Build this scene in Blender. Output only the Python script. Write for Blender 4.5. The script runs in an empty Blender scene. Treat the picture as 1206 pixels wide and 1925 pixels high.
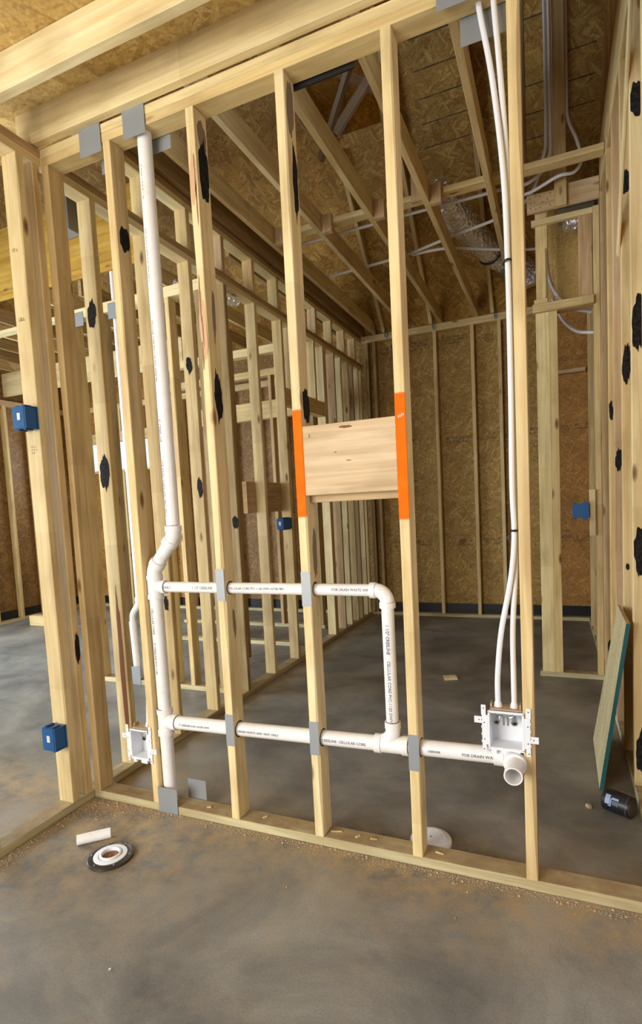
import bpy, bmesh, math, random
from mathutils import Vector, Matrix, Euler
random.seed(7)
S = bpy.context.scene
COL = S.collection

# ------------------------------------------------------------------ camera
cam_d = bpy.data.cameras.new('camera'); cam = bpy.data.objects.new('camera', cam_d); COL.objects.link(cam)
S.camera = cam
F_PX, YAW, PITCH, ROLL = 1031.52, -0.409782, 0.077211, 0.051862
cy_, sy_ = math.cos(YAW), math.sin(YAW); cp_, sp_ = math.cos(PITCH), math.sin(PITCH); cr_, sr_ = math.cos(ROLL), math.sin(ROLL)
fw = Vector((sy_*cp_, cy_*cp_, -sp_)); rt = Vector((cy_, -sy_, 0)); dn = fw.cross(rt)
rt2 = rt*cr_ + dn*sr_; dn2 = -rt*sr_ + dn*cr_
cam.matrix_world = Matrix(((rt2.x, -dn2.x, -fw.x, 0.92949), (rt2.y, -dn2.y, -fw.y, -1.95013), (rt2.z, -dn2.z, -fw.z, 1.38379), (0, 0, 0, 1)))
cam_d.sensor_fit = 'VERTICAL'; cam_d.sensor_height = 24.0
cam_d.lens = 24.0*F_PX/1925.0
cam_d.shift_x = 4.006/1925.0; cam_d.shift_y = 69.742/1925.0
cam_d.clip_start = 0.05; cam_d.clip_end = 100

# ------------------------------------------------------------------ world, lights, exposure
world = bpy.data.worlds.new('world'); S.world = world; world.use_nodes = True
bg = world.node_tree.nodes['Background']; bg.inputs[0].default_value = (0.72, 0.84, 1.0, 1); bg.inputs[1].default_value = 1.3
def area(name, loc, size, size_y, power, color, target):
    l = bpy.data.lights.new(name, 'AREA'); l.shape = 'RECTANGLE'; l.size = size; l.size_y = size_y
    l.energy = power; l.color = color
    o = bpy.data.objects.new(name, l); COL.objects.link(o); o.location = loc
    o.rotation_euler = (Vector(target) - Vector(loc)).to_track_quat('-Z', 'Y').to_euler()
    return o
area('daylight_unseen_front', (-1.8, -4.35, 1.6), 2.7, 2.1, 180, (1.0, 0.98, 0.92), (-0.6, 0, 1.3))  # opening behind the camera is unseen and assumed; lamp added for bright stud fronts
area('daylight_unseen_right', (3.05, -1.6, 1.7), 1.3, 1.3, 16, (0.72, 0.80, 1.0), (0.3, 0.6, 0.8))  # unseen, assumed window; lamp added for cool light from the right
area('daylight_unseen_left', (-5.95, -0.3, 1.6), 3.0, 1.9, 270, (0.70, 0.85, 1.0), (-2.5, 1.0, 0.3))  # unseen, assumed window; lamp added to turn the left floor bluish
area('daylight_kitchen_window', (-4.85, 4.52, 2.3), 1.7, 0.38, 26, (0.85, 0.93, 1.0), (-4.6, 0, 1.2))
S.view_settings.view_transform = 'Standard'; S.view_settings.look = 'None'
S.view_settings.exposure = 0.38; S.view_settings.gamma = 1.0; S.view_settings.use_curve_mapping = False
S.cycles.max_bounces = 8; S.cycles.diffuse_bounces = 4; S.cycles.transparent_max_bounces = 8

# ------------------------------------------------------------------ materials
def new_mat(name):
    m = bpy.data.materials.new(name); m.use_nodes = True
    nt = m.node_tree; b = nt.nodes['Principled BSDF']
    return m, nt, b
def N(nt, t, **k):
    n = nt.nodes.new(t)
    for a, v in k.items(): setattr(n, a, v)
    return n
def ramp(nt, stops, interp='LINEAR'):
    r = nt.nodes.new('ShaderNodeValToRGB'); r.color_ramp.interpolation = interp
    while len(r.color_ramp.elements) > 1: r.color_ramp.elements.remove(r.color_ramp.elements[-1])
    for i, (p, c) in enumerate(stops):
        e = r.color_ramp.elements[0] if i == 0 else r.color_ramp.elements.new(p)
        e.position = p; e.color = (*c, 1)
    return r
def mix(nt, typ, fac, a, b):
    m = nt.nodes.new('ShaderNodeMix'); m.data_type = 'RGBA'; m.blend_type = typ
    for sock, v in ((m.inputs[0], fac), (m.inputs[6], a), (m.inputs[7], b)):
        if hasattr(v, 'is_output'): nt.links.new(v, sock)
        elif isinstance(v, (int, float)): sock.default_value = v
        else: sock.default_value = (*v, 1)
    return m.outputs[2]
def plain(name, col, rough=0.5, metal=0.0, **k):
    m, nt, b = new_mat(name)
    b.inputs['Base Color'].default_value = (*col, 1); b.inputs['Roughness'].default_value = rough; b.inputs['Metallic'].default_value = metal
    for a, v in k.items(): b.inputs[a.replace('_', ' ')].default_value = v
    return m

def wood(name, light, dark, green=0.0, seg=1.0, knots=True, rough=0.62):
    m, nt, b = new_mat(name); L = nt.links
    tc = N(nt, 'ShaderNodeTexCoord'); oi = N(nt, 'ShaderNodeObjectInfo')
    off = N(nt, 'ShaderNodeVectorMath', operation='SCALE'); off.inputs[0].default_value = (37.0, 11.0, 23.0); L.new(oi.outputs['Random'], off.inputs['Scale'])
    add = N(nt, 'ShaderNodeVectorMath', operation='ADD'); L.new(tc.outputs['Object'], add.inputs[0]); L.new(off.outputs[0], add.inputs[1])
    mp = N(nt, 'ShaderNodeMapping'); mp.inputs['Scale'].default_value = (1.1, 26, 26); L.new(add.outputs[0], mp.inputs[0])
    n1 = N(nt, 'ShaderNodeTexNoise'); n1.inputs['Scale'].default_value = 1.6; n1.inputs['Detail'].default_value = 5; n1.inputs['Distortion'].default_value = 0.6; L.new(mp.outputs[0], n1.inputs[0])
    r1 = ramp(nt, [(0.30, dark), (0.62, light)]); L.new(n1.outputs[0], r1.inputs[0])
    # broad tone variation
    mp2 = N(nt, 'ShaderNodeMapping'); mp2.inputs['Scale'].default_value = (2.2, 7, 7); L.new(add.outputs[0], mp2.inputs[0])
    n2 = N(nt, 'ShaderNodeTexNoise'); n2.inputs['Scale'].default_value = 1.5; n2.inputs['Detail'].default_value = 4; L.new(mp2.outputs[0], n2.inputs[0])
    r2 = ramp(nt, [(0.30, (0.74, 0.70, 0.64)), (0.55, (1, 1, 1)), (0.75, (1.0, 0.97, 0.90))]); L.new(n2.outputs[0], r2.inputs[0])
    col = mix(nt, 'MULTIPLY', 0.8, r1.outputs[0], r2.outputs[0])
    # finger jointed segments
    sx = N(nt, 'ShaderNodeSeparateXYZ'); L.new(add.outputs[0], sx.inputs[0])
    fl = N(nt, 'ShaderNodeMath', operation='MULTIPLY'); fl.inputs[1].default_value = 1.35; L.new(sx.outputs[0], fl.inputs[0])
    fl2 = N(nt, 'ShaderNodeMath', operation='FLOOR'); L.new(fl.outputs[0], fl2.inputs[0])
    wn = N(nt, 'ShaderNodeTexWhiteNoise', noise_dimensions='1D'); L.new(fl2.outputs[0], wn.inputs['W'])
    r3 = ramp(nt, [(0.0, (0.84, 0.80, 0.74)), (0.5, (1, 1, 1)), (1.0, (0.97, 0.92, 0.82))]); L.new(wn.outputs[0], r3.inputs[0])
    col = mix(nt, 'MULTIPLY', 0.7*seg, col, r3.outputs[0])
    # object tint
    r4 = ramp(nt, [(0.0, (0.92, 0.88, 0.80)), (0.35, (1, 1, 1)), (0.7, (1.0, 0.95, 0.86)), (1.0, (0.93, 0.93, 0.84))]); L.new(oi.outputs['Random'], r4.inputs[0])
    col = mix(nt, 'MULTIPLY', 0.9, col, r4.outputs[0])
    if knots:
        mp3 = N(nt, 'ShaderNodeMapping'); mp3.inputs['Scale'].default_value = (3.0, 9, 9); L.new(add.outputs[0], mp3.inputs[0])
        v = N(nt, 'ShaderNodeTexVoronoi'); v.inputs['Scale'].default_value = 1.0; L.new(mp3.outputs[0], v.inputs[0])
        r5 = ramp(nt, [(0.05, (1, 1, 1)), (0.09, (0.75, 0.75, 0.75)), (0.15, (0, 0, 0))]); L.new(v.outputs[0], r5.inputs[0])
        wn2 = N(nt, 'ShaderNodeSeparateColor'); L.new(v.outputs['Color'], wn2.inputs[0])
        gt = N(nt, 'ShaderNodeMath', operation='GREATER_THAN'); gt.inputs[1].default_value = 0.42; L.new(wn2.outputs[0], gt.inputs[0])
        ml = N(nt, 'ShaderNodeMath', operation='MULTIPLY'); L.new(gt.outputs[0], ml.inputs[0]); L.new(r5.outputs[0], ml.inputs[1])
        col = mix(nt, 'MIX', ml.outputs[0], col, (0.20, 0.10, 0.035))
    L.new(col, b.inputs['Base Color']); b.inputs['Roughness'].default_value = rough
    b.inputs['Specular IOR Level'].default_value = 0.25
    bp = N(nt, 'ShaderNodeBump'); bp.inputs['Strength'].default_value = 0.25; bp.inputs['Distance'].default_value = 0.002; L.new(n1.outputs[0], bp.inputs['Height']); L.new(bp.outputs[0], b.inputs['Normal'])
    return m

PINE = wood('pine_lumber', (0.78, 0.62, 0.33), (0.62, 0.455, 0.215))
PALE = wood('pale_spruce_lumber', (0.84, 0.715, 0.42), (0.70, 0.55, 0.28))
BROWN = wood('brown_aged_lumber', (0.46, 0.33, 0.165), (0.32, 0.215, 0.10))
PINK = wood('pinkish_pine', (0.64, 0.46, 0.27), (0.48, 0.325, 0.17))
PT = wood('treated_green_lumber', (0.62, 0.57, 0.36), (0.42, 0.345, 0.185), seg=0.2)
def dusty(m):
    nt = m.node_tree; b = nt.nodes['Principled BSDF']; L = nt.links; src = b.inputs['Base Color'].links[0].from_socket
    g = N(nt, 'ShaderNodeNewGeometry'); sx = N(nt, 'ShaderNodeSeparateXYZ'); L.new(g.outputs['Normal'], sx.inputs[0])
    st = N(nt, 'ShaderNodeMapRange'); st.inputs[1].default_value = 0.6; st.inputs[2].default_value = 0.9; L.new(sx.outputs[2], st.inputs[0])
    n = N(nt, 'ShaderNodeTexNoise'); n.inputs['Scale'].default_value = 14; n.inputs['Detail'].default_value = 7; L.new(g.outputs['Position'], n.inputs[0])
    rr = ramp(nt, [(0.32, (0.35, 0.35, 0.35)), (0.6, (1, 1, 1))]); L.new(n.outputs[0], rr.inputs[0])
    ml = N(nt, 'ShaderNodeMath', operation='MULTIPLY'); L.new(st.outputs[0], ml.inputs[0]); L.new(rr.outputs[0], ml.inputs[1])
    L.new(mix(nt, 'MIX', ml.outputs[0], src, (0.33, 0.235, 0.125)), b.inputs['Base Color'])
dusty(PT)
PLY = wood('plywood_board', (0.70, 0.54, 0.345), (0.54, 0.38, 0.21), seg=0)
YEL = wood('yellow_plywood', (0.60, 0.36, 0.07), (0.48, 0.26, 0.04), seg=0)
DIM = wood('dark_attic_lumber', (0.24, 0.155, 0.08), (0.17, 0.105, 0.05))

def osb(name, tints, scale=1.0, rough=0.6):
    m, nt, b = new_mat(name); L = nt.links
    tc = N(nt, 'ShaderNodeTexCoord'); cols = []
    ns = N(nt, 'ShaderNodeTexNoise'); ns.inputs['Scale'].default_value = 7; ns.inputs['Detail'].default_value = 3; L.new(tc.outputs['Object'], ns.inputs[0])
    mv = N(nt, 'ShaderNodeVectorMath', operation='MULTIPLY_ADD'); mv.inputs[1].default_value = (0.07, 0.07, 0.07); L.new(ns.outputs['Color'], mv.inputs[0]); L.new(tc.outputs['Object'], mv.inputs[2])
    for k, (rot, sc) in enumerate(((0.15, (13, 62, 1)), (-0.5, (11, 50, 1)), (0.75, (14, 66, 1)), (-1.1, (12, 58, 1)))):
        mp = N(nt, 'ShaderNodeMapping'); mp.inputs['Rotation'].default_value = (0, 0, rot); mp.inputs['Scale'].default_value = [q*scale for q in sc]; mp.inputs['Location'].default_value = (k*3.1, k*1.7, 0)
        mpr = N(nt, 'ShaderNodeMapping'); mpr.inputs['Rotation'].default_value = (0, 0, rot); L.new(mv.outputs[0], mpr.inputs[0]); mp.inputs['Rotation'].default_value = (0, 0, 0); L.new(mpr.outputs[0], mp.inputs[0])
        v = N(nt, 'ShaderNodeTexVoronoi'); v.inputs['Scale'].default_value = 1.0; L.new(mp.outputs[0], v.inputs[0])
        sc_ = N(nt, 'ShaderNodeSeparateColor'); L.new(v.outputs['Color'], sc_.inputs[0])
        r = ramp(nt, [(0.0, tints[0]), (0.3, tints[1]), (0.75, tints[2]), (1.0, tints[3])]); L.new(sc_.outputs[0], r.inputs[0]); cols.append((r.outputs[0], sc_.outputs[1]))
    c = cols[0][0]
    for k in (1, 2, 3):      # each further strand layer shows through only where its own cell is on top
        gt = N(nt, 'ShaderNodeMath', operation='GREATER_THAN'); gt.inputs[1].default_value = 0.45 + 0.1*k; L.new(cols[k][1], gt.inputs[0])
        c = mix(nt, 'MIX', gt.outputs[0], c, cols[k][0])
    avg = mix(nt, 'MIX', 0.45, c, tuple((a+b_)/2 for a, b_ in zip(tints[1], tints[2])))
    fine = N(nt, 'ShaderNodeTexNoise'); fine.inputs['Scale'].default_value = 70; fine.inputs['Detail'].default_value = 5; L.new(tc.outputs['Object'], fine.inputs[0])
    rf = ramp(nt, [(0.30, (0.66, 0.62, 0.58)), (0.6, (1, 1, 1))]); L.new(fine.outputs[0], rf.inputs[0])
    c = mix(nt, 'MULTIPLY', 0.8, avg, rf.outputs[0])
    big = N(nt, 'ShaderNodeTexNoise'); big.inputs['Scale'].default_value = 3; big.inputs['Detail'].default_value = 3; L.new(tc.outputs['Object'], big.inputs[0])
    rb = ramp(nt, [(0.35, (0.84, 0.83, 0.82)), (0.65, (1.05, 1.04, 1.0))]); L.new(big.outputs[0], rb.inputs[0])
    c = mix(nt, 'MULTIPLY', 1.0, c, rb.outputs[0])
    L.new(c, b.inputs['Base Color']); b.inputs['Roughness'].default_value = rough; b.inputs['Specular IOR Level'].default_value = 0.3
    bp = N(nt, 'ShaderNodeBump'); bp.inputs['Strength'].default_value = 0.3; bp.inputs['Distance'].default_value = 0.002; L.new(fine.outputs[0], bp.inputs['Height']); L.new(bp.outputs[0], b.inputs['Normal'])
    return m
OSB = osb('osb_wall_board', [(0.22, 0.120, 0.024), (0.37, 0.225, 0.055), (0.48, 0.305, 0.085), (0.70, 0.50, 0.20)])
OSBW = osb('osb_orange_board', [(0.26, 0.115, 0.024), (0.38, 0.180, 0.040), (0.47, 0.24, 0.062), (0.62, 0.36, 0.12)])
OSBD = osb('osb_roof_deck', [(0.23, 0.105, 0.020), (0.41, 0.225, 0.048), (0.56, 0.34, 0.085), (0.78, 0.53, 0.19)], 0.8)
OSBC = osb('osb_pale_subfloor', [(0.38, 0.20, 0.050), (0.60, 0.38, 0.115), (0.68, 0.46, 0.155), (0.84, 0.62, 0.27)], 0.7)
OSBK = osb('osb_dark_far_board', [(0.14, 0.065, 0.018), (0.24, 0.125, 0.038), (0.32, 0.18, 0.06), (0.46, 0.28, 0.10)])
OSBG = osb('osb_weathered_panel', [(0.42, 0.34, 0.17), (0.56, 0.46, 0.25), (0.62, 0.52, 0.29), (0.70, 0.60, 0.36)], 0.7)

def concrete():
    m, nt, b = new_mat('concrete_slab'); L = nt.links
    tc = N(nt, 'ShaderNodeTexCoord')
    n1 = N(nt, 'ShaderNodeTexNoise'); n1.inputs['Scale'].default_value = 1.7; n1.inputs['Detail'].default_value = 7; n1.inputs['Roughness'].default_value = 0.62; n1.inputs['Distortion'].default_value = 0.5; L.new(tc.outputs['Object'], n1.inputs[0])
    r1 = ramp(nt, [(0.32, (0.110, 0.106, 0.095)), (0.47, (0.182, 0.173, 0.150)), (0.66, (0.295, 0.275, 0.230))]); L.new(n1.outputs[0], r1.inputs[0])
    # tan dust, a streaky layer
    mp = N(nt, 'ShaderNodeMapping'); mp.inputs['Rotation'].default_value = (0, 0, 0.5); mp.inputs['Scale'].default_value = (1.0, 1.9, 1); L.new(tc.outputs['Object'], mp.inputs[0])
    n2 = N(nt, 'ShaderNodeTexNoise'); n2.inputs['Scale'].default_value = 3.2; n2.inputs['Detail'].default_value = 8; n2.inputs['Roughness'].default_value = 0.68; n2.inputs['Distortion'].default_value = 0.9; L.new(mp.outputs[0], n2.inputs[0])
    r2 = ramp(nt, [(0.50, (0, 0, 0)), (0.70, (1, 1, 1))]); L.new(n2.outputs[0], r2.inputs[0])
    f2 = N(nt, 'ShaderNodeMath', operation='MULTIPLY'); f2.inputs[1].default_value = 0.30; L.new(r2.outputs[0], f2.inputs[0])
    c = mix(nt, 'MIX', f2.outputs[0], r1.outputs[0], (0.33, 0.245, 0.150))
    # sawdust swept up along the plates: |y - 0| and |x+1.2| distance
    sx = N(nt, 'ShaderNodeSeparateXYZ'); L.new(tc.outputs['Object'], sx.inputs[0])
    def dist(sock, c0, near, far):
        a = N(nt, 'ShaderNodeMath', operation='ADD'); a.inputs[1].default_value = -c0; L.new(sock, a.inputs[0])
        ab = N(nt, 'ShaderNodeMath', operation='ABSOLUTE'); L.new(a.outputs[0], ab.inputs[0])
        mr = N(nt, 'ShaderNodeMapRange'); mr.inputs[1].default_value = near; mr.inputs[2].default_value = far; mr.inputs[3].default_value = 1; mr.inputs[4].default_value = 0; L.new(ab.outputs[0], mr.inputs[0])
        return mr.outputs[0]
    d1 = dist(sx.outputs[1], -0.02, 0.05, 0.55); d2 = dist(sx.outputs[0], -0.85, 0.1, 0.9); d3 = dist(sx.outputs[1], -0.1, 0.1, 0.75)
    d4 = dist(sx.outputs[0], -1.17, 0.04, 0.25)
    m23 = N(nt, 'ShaderNodeMath', operation='MULTIPLY'); L.new(d2, m23.inputs[0]); L.new(d3, m23.inputs[1])
    m1 = N(nt, 'ShaderNodeMath', operation='POWER'); m1.inputs[1].default_value = 2.5; L.new(d1, m1.inputs[0])
    mx = N(nt, 'ShaderNodeMath', operation='MAXIMUM'); L.new(m1.outputs[0], mx.inputs[0]); L.new(m23.outputs[0], mx.inputs[1])
    m4 = N(nt, 'ShaderNodeMath', operation='MULTIPLY'); m4.inputs[1].default_value = 0.7; L.new(d4, m4.inputs[0])
    mx2 = N(nt, 'ShaderNodeMath', operation='MAXIMUM'); L.new(mx.outputs[0], mx2.inputs[0]); L.new(m4.outputs[0], mx2.inputs[1])
    n3 = N(nt, 'ShaderNodeTexNoise'); n3.inputs['Scale'].default_value = 11; n3.inputs['Detail'].default_value = 8; n3.inputs['Roughness'].default_value = 0.7; L.new(tc.outputs['Object'], n3.inputs[0])
    r3 = ramp(nt, [(0.36, (0, 0, 0)), (0.62, (1, 1, 1))]); L.new(n3.outputs[0], r3.inputs[0])
    f3 = N(nt, 'ShaderNodeMath', operation='MULTIPLY'); L.new(mx2.outputs[0], f3.inputs[0]); L.new(r3.outputs[0], f3.inputs[1])
    f4 = N(nt, 'ShaderNodeMath', operation='MULTIPLY'); f4.inputs[1].default_value = 0.95; f4.use_clamp = True; L.new(f3.outputs[0], f4.inputs[0])
    c = mix(nt, 'MIX', f4.outputs[0], c, (0.40, 0.285, 0.150))
    n4 = N(nt, 'ShaderNodeTexNoise'); n4.inputs['Scale'].default_value = 160; n4.inputs['Detail'].default_value = 3; L.new(tc.outputs['Object'], n4.inputs[0])
    r4 = ramp(nt, [(0.3, (0.80, 0.80, 0.80)), (0.65, (1.06, 1.05, 1.03))]); L.new(n4.outputs[0], r4.inputs[0])
    c = mix(nt, 'MULTIPLY', 0.8, c, r4.outputs[0])
    L.new(c, b.inputs['Base Color']); b.inputs['Roughness'].default_value = 0.52; b.inputs['Specular IOR Level'].default_value = 0.4
    bp = N(nt, 'ShaderNodeBump'); bp.inputs['Strength'].default_value = 0.10; bp.inputs['Distance'].default_value = 0.001; L.new(n4.outputs[0], bp.inputs['Height']); L.new(bp.outputs[0], b.inputs['Normal'])
    return m
CONC = concrete()

def stained_pvc():
    m, nt, b = new_mat('white_pvc'); L = nt.links
    tc = N(nt, 'ShaderNodeTexCoord'); n = N(nt, 'ShaderNodeTexNoise'); n.inputs['Scale'].default_value = 22; n.inputs['Detail'].default_value = 4; L.new(tc.outputs['Object'], n.inputs[0])
    r = ramp(nt, [(0.22, (0.72, 0.68, 0.62)), (0.34, (0.83, 0.81, 0.78)), (0.7, (0.87, 0.86, 0.84))]); L.new(n.outputs[0], r.inputs[0])
    L.new(r.outputs[0], b.inputs['Base Color']); b.inputs['Roughness'].default_value = 0.28
    return m
PVC = stained_pvc()
WHITE = plain('white_plastic', (0.80, 0.82, 0.85), 0.3)
INK = plain('dark_print_ink', (0.16, 0.16, 0.17), 0.6)
INKB = plain('brown_stamp_ink', (0.075, 0.045, 0.02), 0.7)
PRIMER = plain('purple_primer', (0.12, 0.03, 0.14), 0.4)
STEEL = plain('galvanized_steel', (0.30, 0.315, 0.325), 0.5, 0.35)
CHROME = plain('chrome', (0.75, 0.75, 0.75), 0.12, 1.0)
BLUE = plain('blue_box_plastic', (0.012, 0.105, 0.30), 0.38)
BLUED = plain('blue_box_inside', (0.006, 0.045, 0.13), 0.5)
STICK = plain('sticker_white', (0.78, 0.78, 0.76), 0.5)
BLACK = plain('black_membrane', (0.012, 0.011, 0.012), 0.3)
BLK2 = plain('black_plastic', (0.014, 0.014, 0.018), 0.35)
CANLID = plain('dull_can_lid', (0.10, 0.09, 0.075), 0.45, 0.3)
CANLAB = plain('pale_blue_label_print', (0.32, 0.42, 0.62), 0.5)
TEAL = plain('teal_edge_paint', (0.01, 0.11, 0.12), 0.5)
DARKM = plain('dark_metal_ring', (0.10, 0.095, 0.09), 0.28, 0.8)
RUST = plain('brown_mud', (0.20, 0.09, 0.03), 0.8)
REDM = plain('reddish_bark', (0.20, 0.065, 0.02), 0.8)
TAN = plain('tan_bracket', (0.45, 0.32, 0.20), 0.5)
def smudge():
    m, nt, b = new_mat('black_charred_smudge'); L = nt.links
    tc = N(nt, 'ShaderNodeTexCoord'); n = N(nt, 'ShaderNodeTexNoise'); n.inputs['Scale'].default_value = 70; n.inputs['Detail'].default_value = 3; L.new(tc.outputs['Object'], n.inputs[0])
    r = ramp(nt, [(0.3, (0.005, 0.005, 0.006)), (0.7, (0.030, 0.026, 0.024))]); L.new(n.outputs[0], r.inputs[0])
    L.new(r.outputs[0], b.inputs['Base Color']); b.inputs['Roughness'].default_value = 0.7; b.inputs['Specular IOR Level'].default_value = 0.12
    return m
CHAR = smudge()
def paint():
    m, nt, b = new_mat('orange_spray_paint'); L = nt.links
    at = N(nt, 'ShaderNodeAttribute'); at.attribute_name = 'cover'
    tc = N(nt, 'ShaderNodeTexCoord'); n = N(nt, 'ShaderNodeTexNoise'); n.inputs['Scale'].default_value = 400; L.new(tc.outputs['Object'], n.inputs[0])
    n2 = N(nt, 'ShaderNodeTexNoise'); n2.inputs['Scale'].default_value = 12; L.new(tc.outputs['Object'], n2.inputs[0])
    r = ramp(nt, [(0.3, (0.90, 0.130, 0.003)), (0.7, (0.90, 0.180, 0.006))]); L.new(n2.outputs[0], r.inputs[0]); L.new(r.outputs[0], b.inputs['Base Color'])
    b.inputs['Roughness'].default_value = 0.7; b.inputs['Specular IOR Level'].default_value = 0.08
    a = N(nt, 'ShaderNodeMath', operation='MULTIPLY_ADD'); a.inputs[1].default_value = 0.5; L.new(n.outputs[0], a.inputs[0]); L.new(at.outputs['Fac'], a.inputs[2])
    mr = N(nt, 'ShaderNodeMapRange'); mr.inputs[1].default_value = 0.45; mr.inputs[2].default_value = 0.95; L.new(a.outputs[0], mr.inputs[0])
    L.new(mr.outputs[0], b.inputs['Alpha'])
    return m
ORANGE = paint()
def foil():
    m, nt, b = new_mat('crinkled_foil'); L = nt.links
    tc = N(nt, 'ShaderNodeTexCoord'); v = N(nt, 'ShaderNodeTexVoronoi'); v.inputs['Scale'].default_value = 34; L.new(tc.outputs['Object'], v.inputs[0])
    n = N(nt, 'ShaderNodeTexNoise'); n.inputs['Scale'].default_value = 45; n.inputs['Detail'].default_value = 4; L.new(tc.outputs['Object'], n.inputs[0])
    ad = N(nt, 'ShaderNodeMath', operation='ADD'); L.new(v.outputs[0], ad.inputs[0]); L.new(n.outputs[0], ad.inputs[1])
    bp = N(nt, 'ShaderNodeBump'); bp.inputs['Strength'].default_value = 0.8; bp.inputs['Distance'].default_value = 0.012; L.new(ad.outputs[0], bp.inputs['Height']); L.new(bp.outputs[0], b.inputs['Normal'])
    b.inputs['Base Color'].default_value = (0.90, 0.90, 0.92, 1); b.inputs['Metallic'].default_value = 0.80; b.inputs['Roughness'].default_value = 0.26
    return m
FOIL = foil()
PEX = plain('translucent_white_pex', (0.80, 0.80, 0.82), 0.25, 0.0)
PEX.node_tree.nodes['Principled BSDF'].inputs['Subsurface Weight'].default_value = 0.0
SAW = plain('sawdust_tan', (0.46, 0.33, 0.18), 0.9)

# ------------------------------------------------------------------ helpers
def link(name, me, m=None, parent=None):
    o = bpy.data.objects.new(name, me); COL.objects.link(o)
    if m is not None and not me.materials: me.materials.append(m)
    if parent is not None:
        o.parent = parent; o.matrix_parent_inverse = Matrix.Identity(4)
    return o
def tag(o, label=None, cat=None, group=None, kind=None):
    if label: o['label'] = label
    if cat: o['category'] = cat
    if group: o['group'] = group
    if kind: o['kind'] = kind
    return o
def from_bm(name, bm, m, parent=None, smooth=False):
    me = bpy.data.meshes.new(name); bmesh.ops.recalc_face_normals(bm, faces=bm.faces); bm.to_mesh(me); bm.free()
    if smooth:
        for p in me.polygons: p.use_smooth = True
        me.set_sharp_from_angle(angle=math.radians(40))
    return link(name, me, m, parent)
def child_world(o, parent):
    """parent keeping world coordinates of a mesh that was made in world space"""
    o.parent = parent; o.matrix_parent_inverse = parent_matrix(parent).inverted()
    return o
def parent_matrix(p):
    m = Matrix.LocRotScale(p.location, p.rotation_euler, p.scale)
    if p.parent: m = parent_matrix(p.parent) @ p.matrix_parent_inverse @ m
    return m
def empty(name, loc, rz=0):
    o = bpy.data.objects.new(name, None); COL.objects.link(o); o.location = loc; o.rotation_euler = (0, 0, rz); o.empty_display_size = 0.05
    return o

def lumber_mesh(name, L, A, B, wane=0.0, ch=0.0022, seed=0):
    """long axis local X (centred), section A (local Y) x B (local Z)"""
    rnd = random.Random(seed); bm = bmesh.new(); n = max(2, int(L/0.16)); rings = []
    wseed = [rnd.uniform(0, 50) for _ in range(4)]; corner = rnd.sample(range(4), 2)
    for i in range(n+1):
        x = -L/2 + L*i/n; ring = []
        jy = 0.0006*math.sin(x*2.1+wseed[0]); 
        for c, (sy, sz) in enumerate(((-1, -1), (1, -1), (1, 1), (-1, 1))):
            k = ch
            if wane and c in corner and 0 < i < n:
                k = ch + wane*max(0.0, math.sin(x*2.6+wseed[c])*0.6+math.sin(x*5.7+wseed[c]*1.7)*0.5)
                k = min(k, min(A, B)*0.45)
            y0, z0 = sy*A/2, sz*B/2
            pts = [(y0 - sy*k, z0), (y0, z0 - sz*k)]
            if c in (0, 2): pts = pts[::-1]
            for (yy, zz) in pts: ring.append(bm.verts.new((x, yy+jy, zz)))
        rings.append(ring)
    for i in range(n):
        for j in range(8):
            bm.faces.new((rings[i][j], rings[i][(j+1) % 8], rings[i+1][(j+1) % 8], rings[i+1][j]))
    bm.faces.new(rings[0][::-1]); bm.faces.new(rings[-1])
    bmesh.ops.recalc_face_normals(bm, faces=bm.faces)
    me = bpy.data.meshes.new(name); bm.to_mesh(me); bm.free()
    return me
SEED = [0]
def board(name, x0, x1, y0, y1, z0, z1, m=None, parent=None, wane=0.0, label=None, cat=None, group=None, kind=None):
    SEED[0] += 1
    d = (x1-x0, y1-y0, z1-z0); c = ((x0+x1)/2, (y0+y1)/2, (z0+z1)/2); ax = d.index(max(d))
    if ax == 0: me = lumber_mesh(name, d[0], d[1], d[2], wane, seed=SEED[0]); rot = (0, 0, 0)
    elif ax == 1: me = lumber_mesh(name, d[1], d[0], d[2], wane, seed=SEED[0]); rot = (0, 0, math.pi/2)
    else: me = lumber_mesh(name, d[2], d[1], d[0], wane, seed=SEED[0]); rot = (0, -math.pi/2, 0)
    o = link(name, me, m or PINE, None); o.location = c; o.rotation_euler = rot
    if parent is not None: child_world(o, parent)
    return tag(o, label, cat, group, kind)
def stick(name, p0, p1, A, B, m=None, parent=None, wane=0.0, roll=0.0, **k):
    """lumber between two points; A is horizontal-ish width, B the depth"""
    SEED[0] += 1
    p0, p1 = Vector(p0), Vector(p1); v = p1-p0
    me = lumber_mesh(name, v.length, A, B, wane, seed=SEED[0]); o = link(name, me, m or PINE)
    up = Vector((0, 0, 1)) if abs(v.normalized().z) < 0.95 else Vector((0, 1, 0))
    X = v.normalized(); Y = up.cross(X).normalized(); Z = X.cross(Y)
    M = Matrix((X, Y, Z)).transposed(); 
    o.location = (p0+p1)/2; o.rotation_euler = (M.to_4x4() @ Matrix.Rotation(roll, 4, 'X')).to_euler()
    if parent is not None: child_world(o, parent)
    return tag(o, **k)
def add_box(bm, x0, x1, y0, y1, z0, z1, bev=0.0):
    r = bmesh.ops.create_cube(bm, size=1.0); vs = r['verts']
    for v in vs: v.co = Vector(((x0+x1)/2+v.co.x*(x1-x0), (y0+y1)/2+v.co.y*(y1-y0), (z0+z1)/2+v.co.z*(z1-z0)))
    if bev: bmesh.ops.bevel(bm, geom=list({e for v in vs for e in v.link_edges}), offset=bev, segments=2, affect='EDGES')
    return vs
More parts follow.
